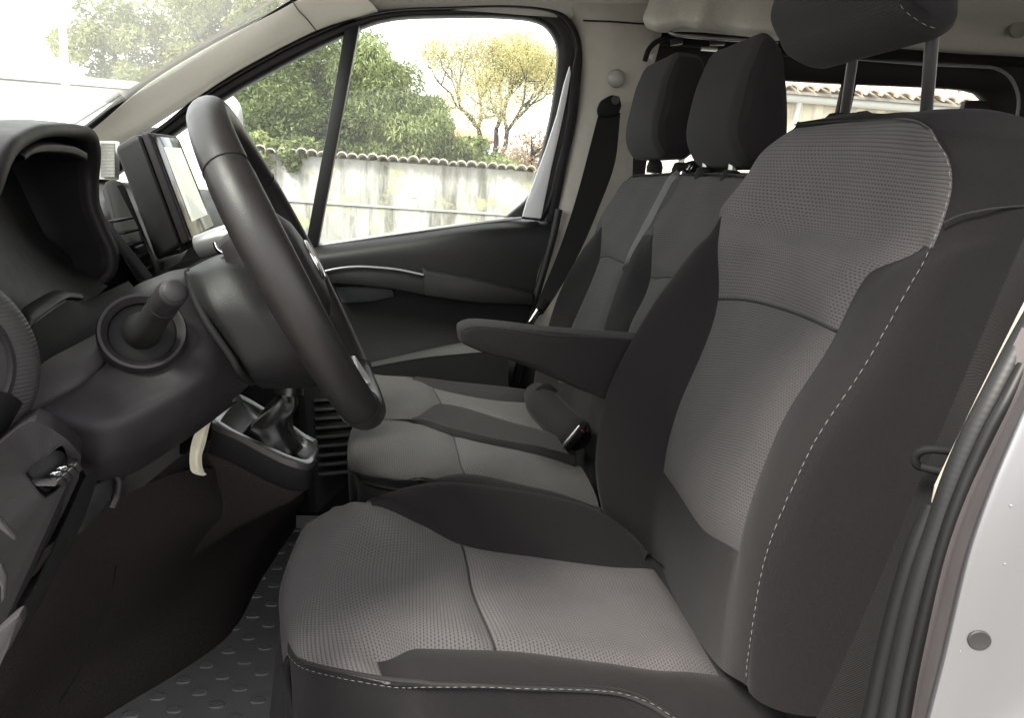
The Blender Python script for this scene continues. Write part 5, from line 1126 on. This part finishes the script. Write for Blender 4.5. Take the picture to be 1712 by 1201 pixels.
def bushy(nm, label, cat, c, r, n, size, kind, seed, blobs=40, br=(.35, .65), droop=.2, aspect=.5, group=None, base=0.0, trunk_r=.1):
    t = thing(nm, label, cat, (c[0], c[1], base), group)
    cc = blob_centers(c, r, blobs, seed); g = np.random.default_rng(seed+99)
    leaves("crown", cc, g.uniform(*br, blobs), n, size, LEAFM[kind], t, droop, aspect, seed)
    trunk(t, (c[0], c[1], base), (c[0], c[1], c[2]+r[2]*.6), trunk_r, seed, 7, min(r[0], r[2])*.8)
    return t
bushy("laurel_tree", "big dark green laurel tree above the wall, left of the divider bar", "tree", (-3.0, 18.6, 2.7), (1.75, 1.2, 1.95), 60000, .095, "laurel", 3, 70, (.40, .75), .35, .42, trunk_r=.16)
bushy("laurel_bush", "darker bush low behind the wall under the big laurel", "bush", (-3.4, 17.6, 1.7), (1.9, .6, .8), 22000, .09, "laurel", 13, 40, (.3, .5), .3, .45)
bushy("bamboo_clump", "tall drooping light green bamboo clump just right of the divider bar", "bamboo", (-1.35, 18.4, 2.35), (.95, .9, 1.9), 46000, .125, "bamboo", 5, 60, (.35, .6), 1.1, .24)
bushy("bamboo_clump", "lower round bamboo clump between the tall clump and the bare tree", "bamboo", (-.35, 18.2, 2.05), (.80, .9, 1.15), 30000, .12, "bamboo", 6, 40, (.3, .55), 1.1, .24)
bushy("leafy_shrub", "small green shrub at the wall top near the orange roofed house", "bush", (.95, 18.6, 1.75), (.75, .5, .6), 6000, .12, "ivy", 8, 24, (.2, .4), .3, .5)
bushy("rust_shrub", "brownish autumn shrub beside the bare tree at the window's right", "bush", (2.55, 20.0, 1.95), (.85, .7, .85), 4200, .11, "rust", 9, 36, (.25, .5), .1, .35)
bushy("clipped_hedge", "low green hedge running along the top of the wall at right", "hedge", (1.55, 17.4, 1.45), (1.3, .4, .45), 6000, .11, "ivy", 10, 30, (.2, .35), .2, .5)
bushy("ivy_mound", "bright yellow-green ivy lying over the tiles at the left end of the wall", "ivy", (-3.0, 16.2, 1.74), (1.05, .35, .27), 6500, .10, "ivy", 11, 34, (.12, .26), .2, .6)
bushy("olive_tree", "sunlit olive green tree behind the mast, seen through the windscreen", "tree", (-9.6, 26, 4.0), (1.5, 1.3, 1.8), 12000, .16, "pine", 21, 44, (.35, .6), .2, .4, trunk_r=.14)
bushy("olive_tree", "tall spreading olive tree at the top of the windscreen", "tree", (-6.3, 26, 5.0), (2.6, 1.8, 2.6), 30000, .17, "pine", 22, 80, (.4, .75), .2, .4, trunk_r=.2)
bushy("olive_bush", "low bush between the mast and the windscreen pillar", "bush", (-6.9, 24.5, 3.1), (2.0, 1.0, .9), 9000, .18, "pine", 23, 40, (.3, .5), .2, .4)
# half-bare yellow tree: forked trunk, recursive twigs, thin leaf cover
yt = thing("yellow_tree", "half-bare tree with yellow leaves and a forked dark trunk", "tree", (1.75, 23.0, 0))
g_ = np.random.default_rng(31); vf = []; tips = []
def grow(p, d, L, r, lev):
    e = p+d*L; m_ = (p+e)/2+g_.normal(0, .06, 3)*L
    vf.append(tube_vf([p, m_, e], [r, r*.82, r*.66], 7 if lev < 3 else 4, smooth=3 if lev < 3 else 1))
    if lev >= 2: tips.append(e); tips.append(m_)
    if lev == 6: return
    for k in range(3 if lev in (1, 2, 3) else 2):
        nd_ = d+g_.normal(0, .42, 3)+A3(0, 0, .10); nd_ /= np.linalg.norm(nd_)
        grow(e, nd_, L*g_.uniform(.66, .86), r*.56, lev+1)
b0 = A3(1.75, 23.0, 0)
vf.append(tube_vf([b0, b0+A3(.02, 0, 1.0), b0+A3(0, 0, 1.9)], [.24, .21, .19], 10, smooth=3))
for dx in (-.34, .30, .05): 
    d_ = A3(dx, g_.normal(0, .15), 1); d_ /= np.linalg.norm(d_); grow(b0+A3(dx*.2, 0, 1.8), d_, 1.12, .10, 1)
joined("trunk", vf, BARK, yt)
tips = np.array(tips); tips = tips[tips[:, 2] > 2.2]
leaves("crown", tips, np.full(len(tips), .42), 56000, .052, LEAFM["yellow"], yt, .2, .5, 33)

# phrases shared by the members of a repeat
for n_, g_n in (("seat_belt", "seat belts in the cabin"), ("bamboo_clump", "bamboo clumps behind the wall"), ("olive_tree", "olive trees beyond the windscreen")):
    for o in list(S.objects):
        if o.parent is None and o.name.split(".")[0] == n_: o["group"] = g_n
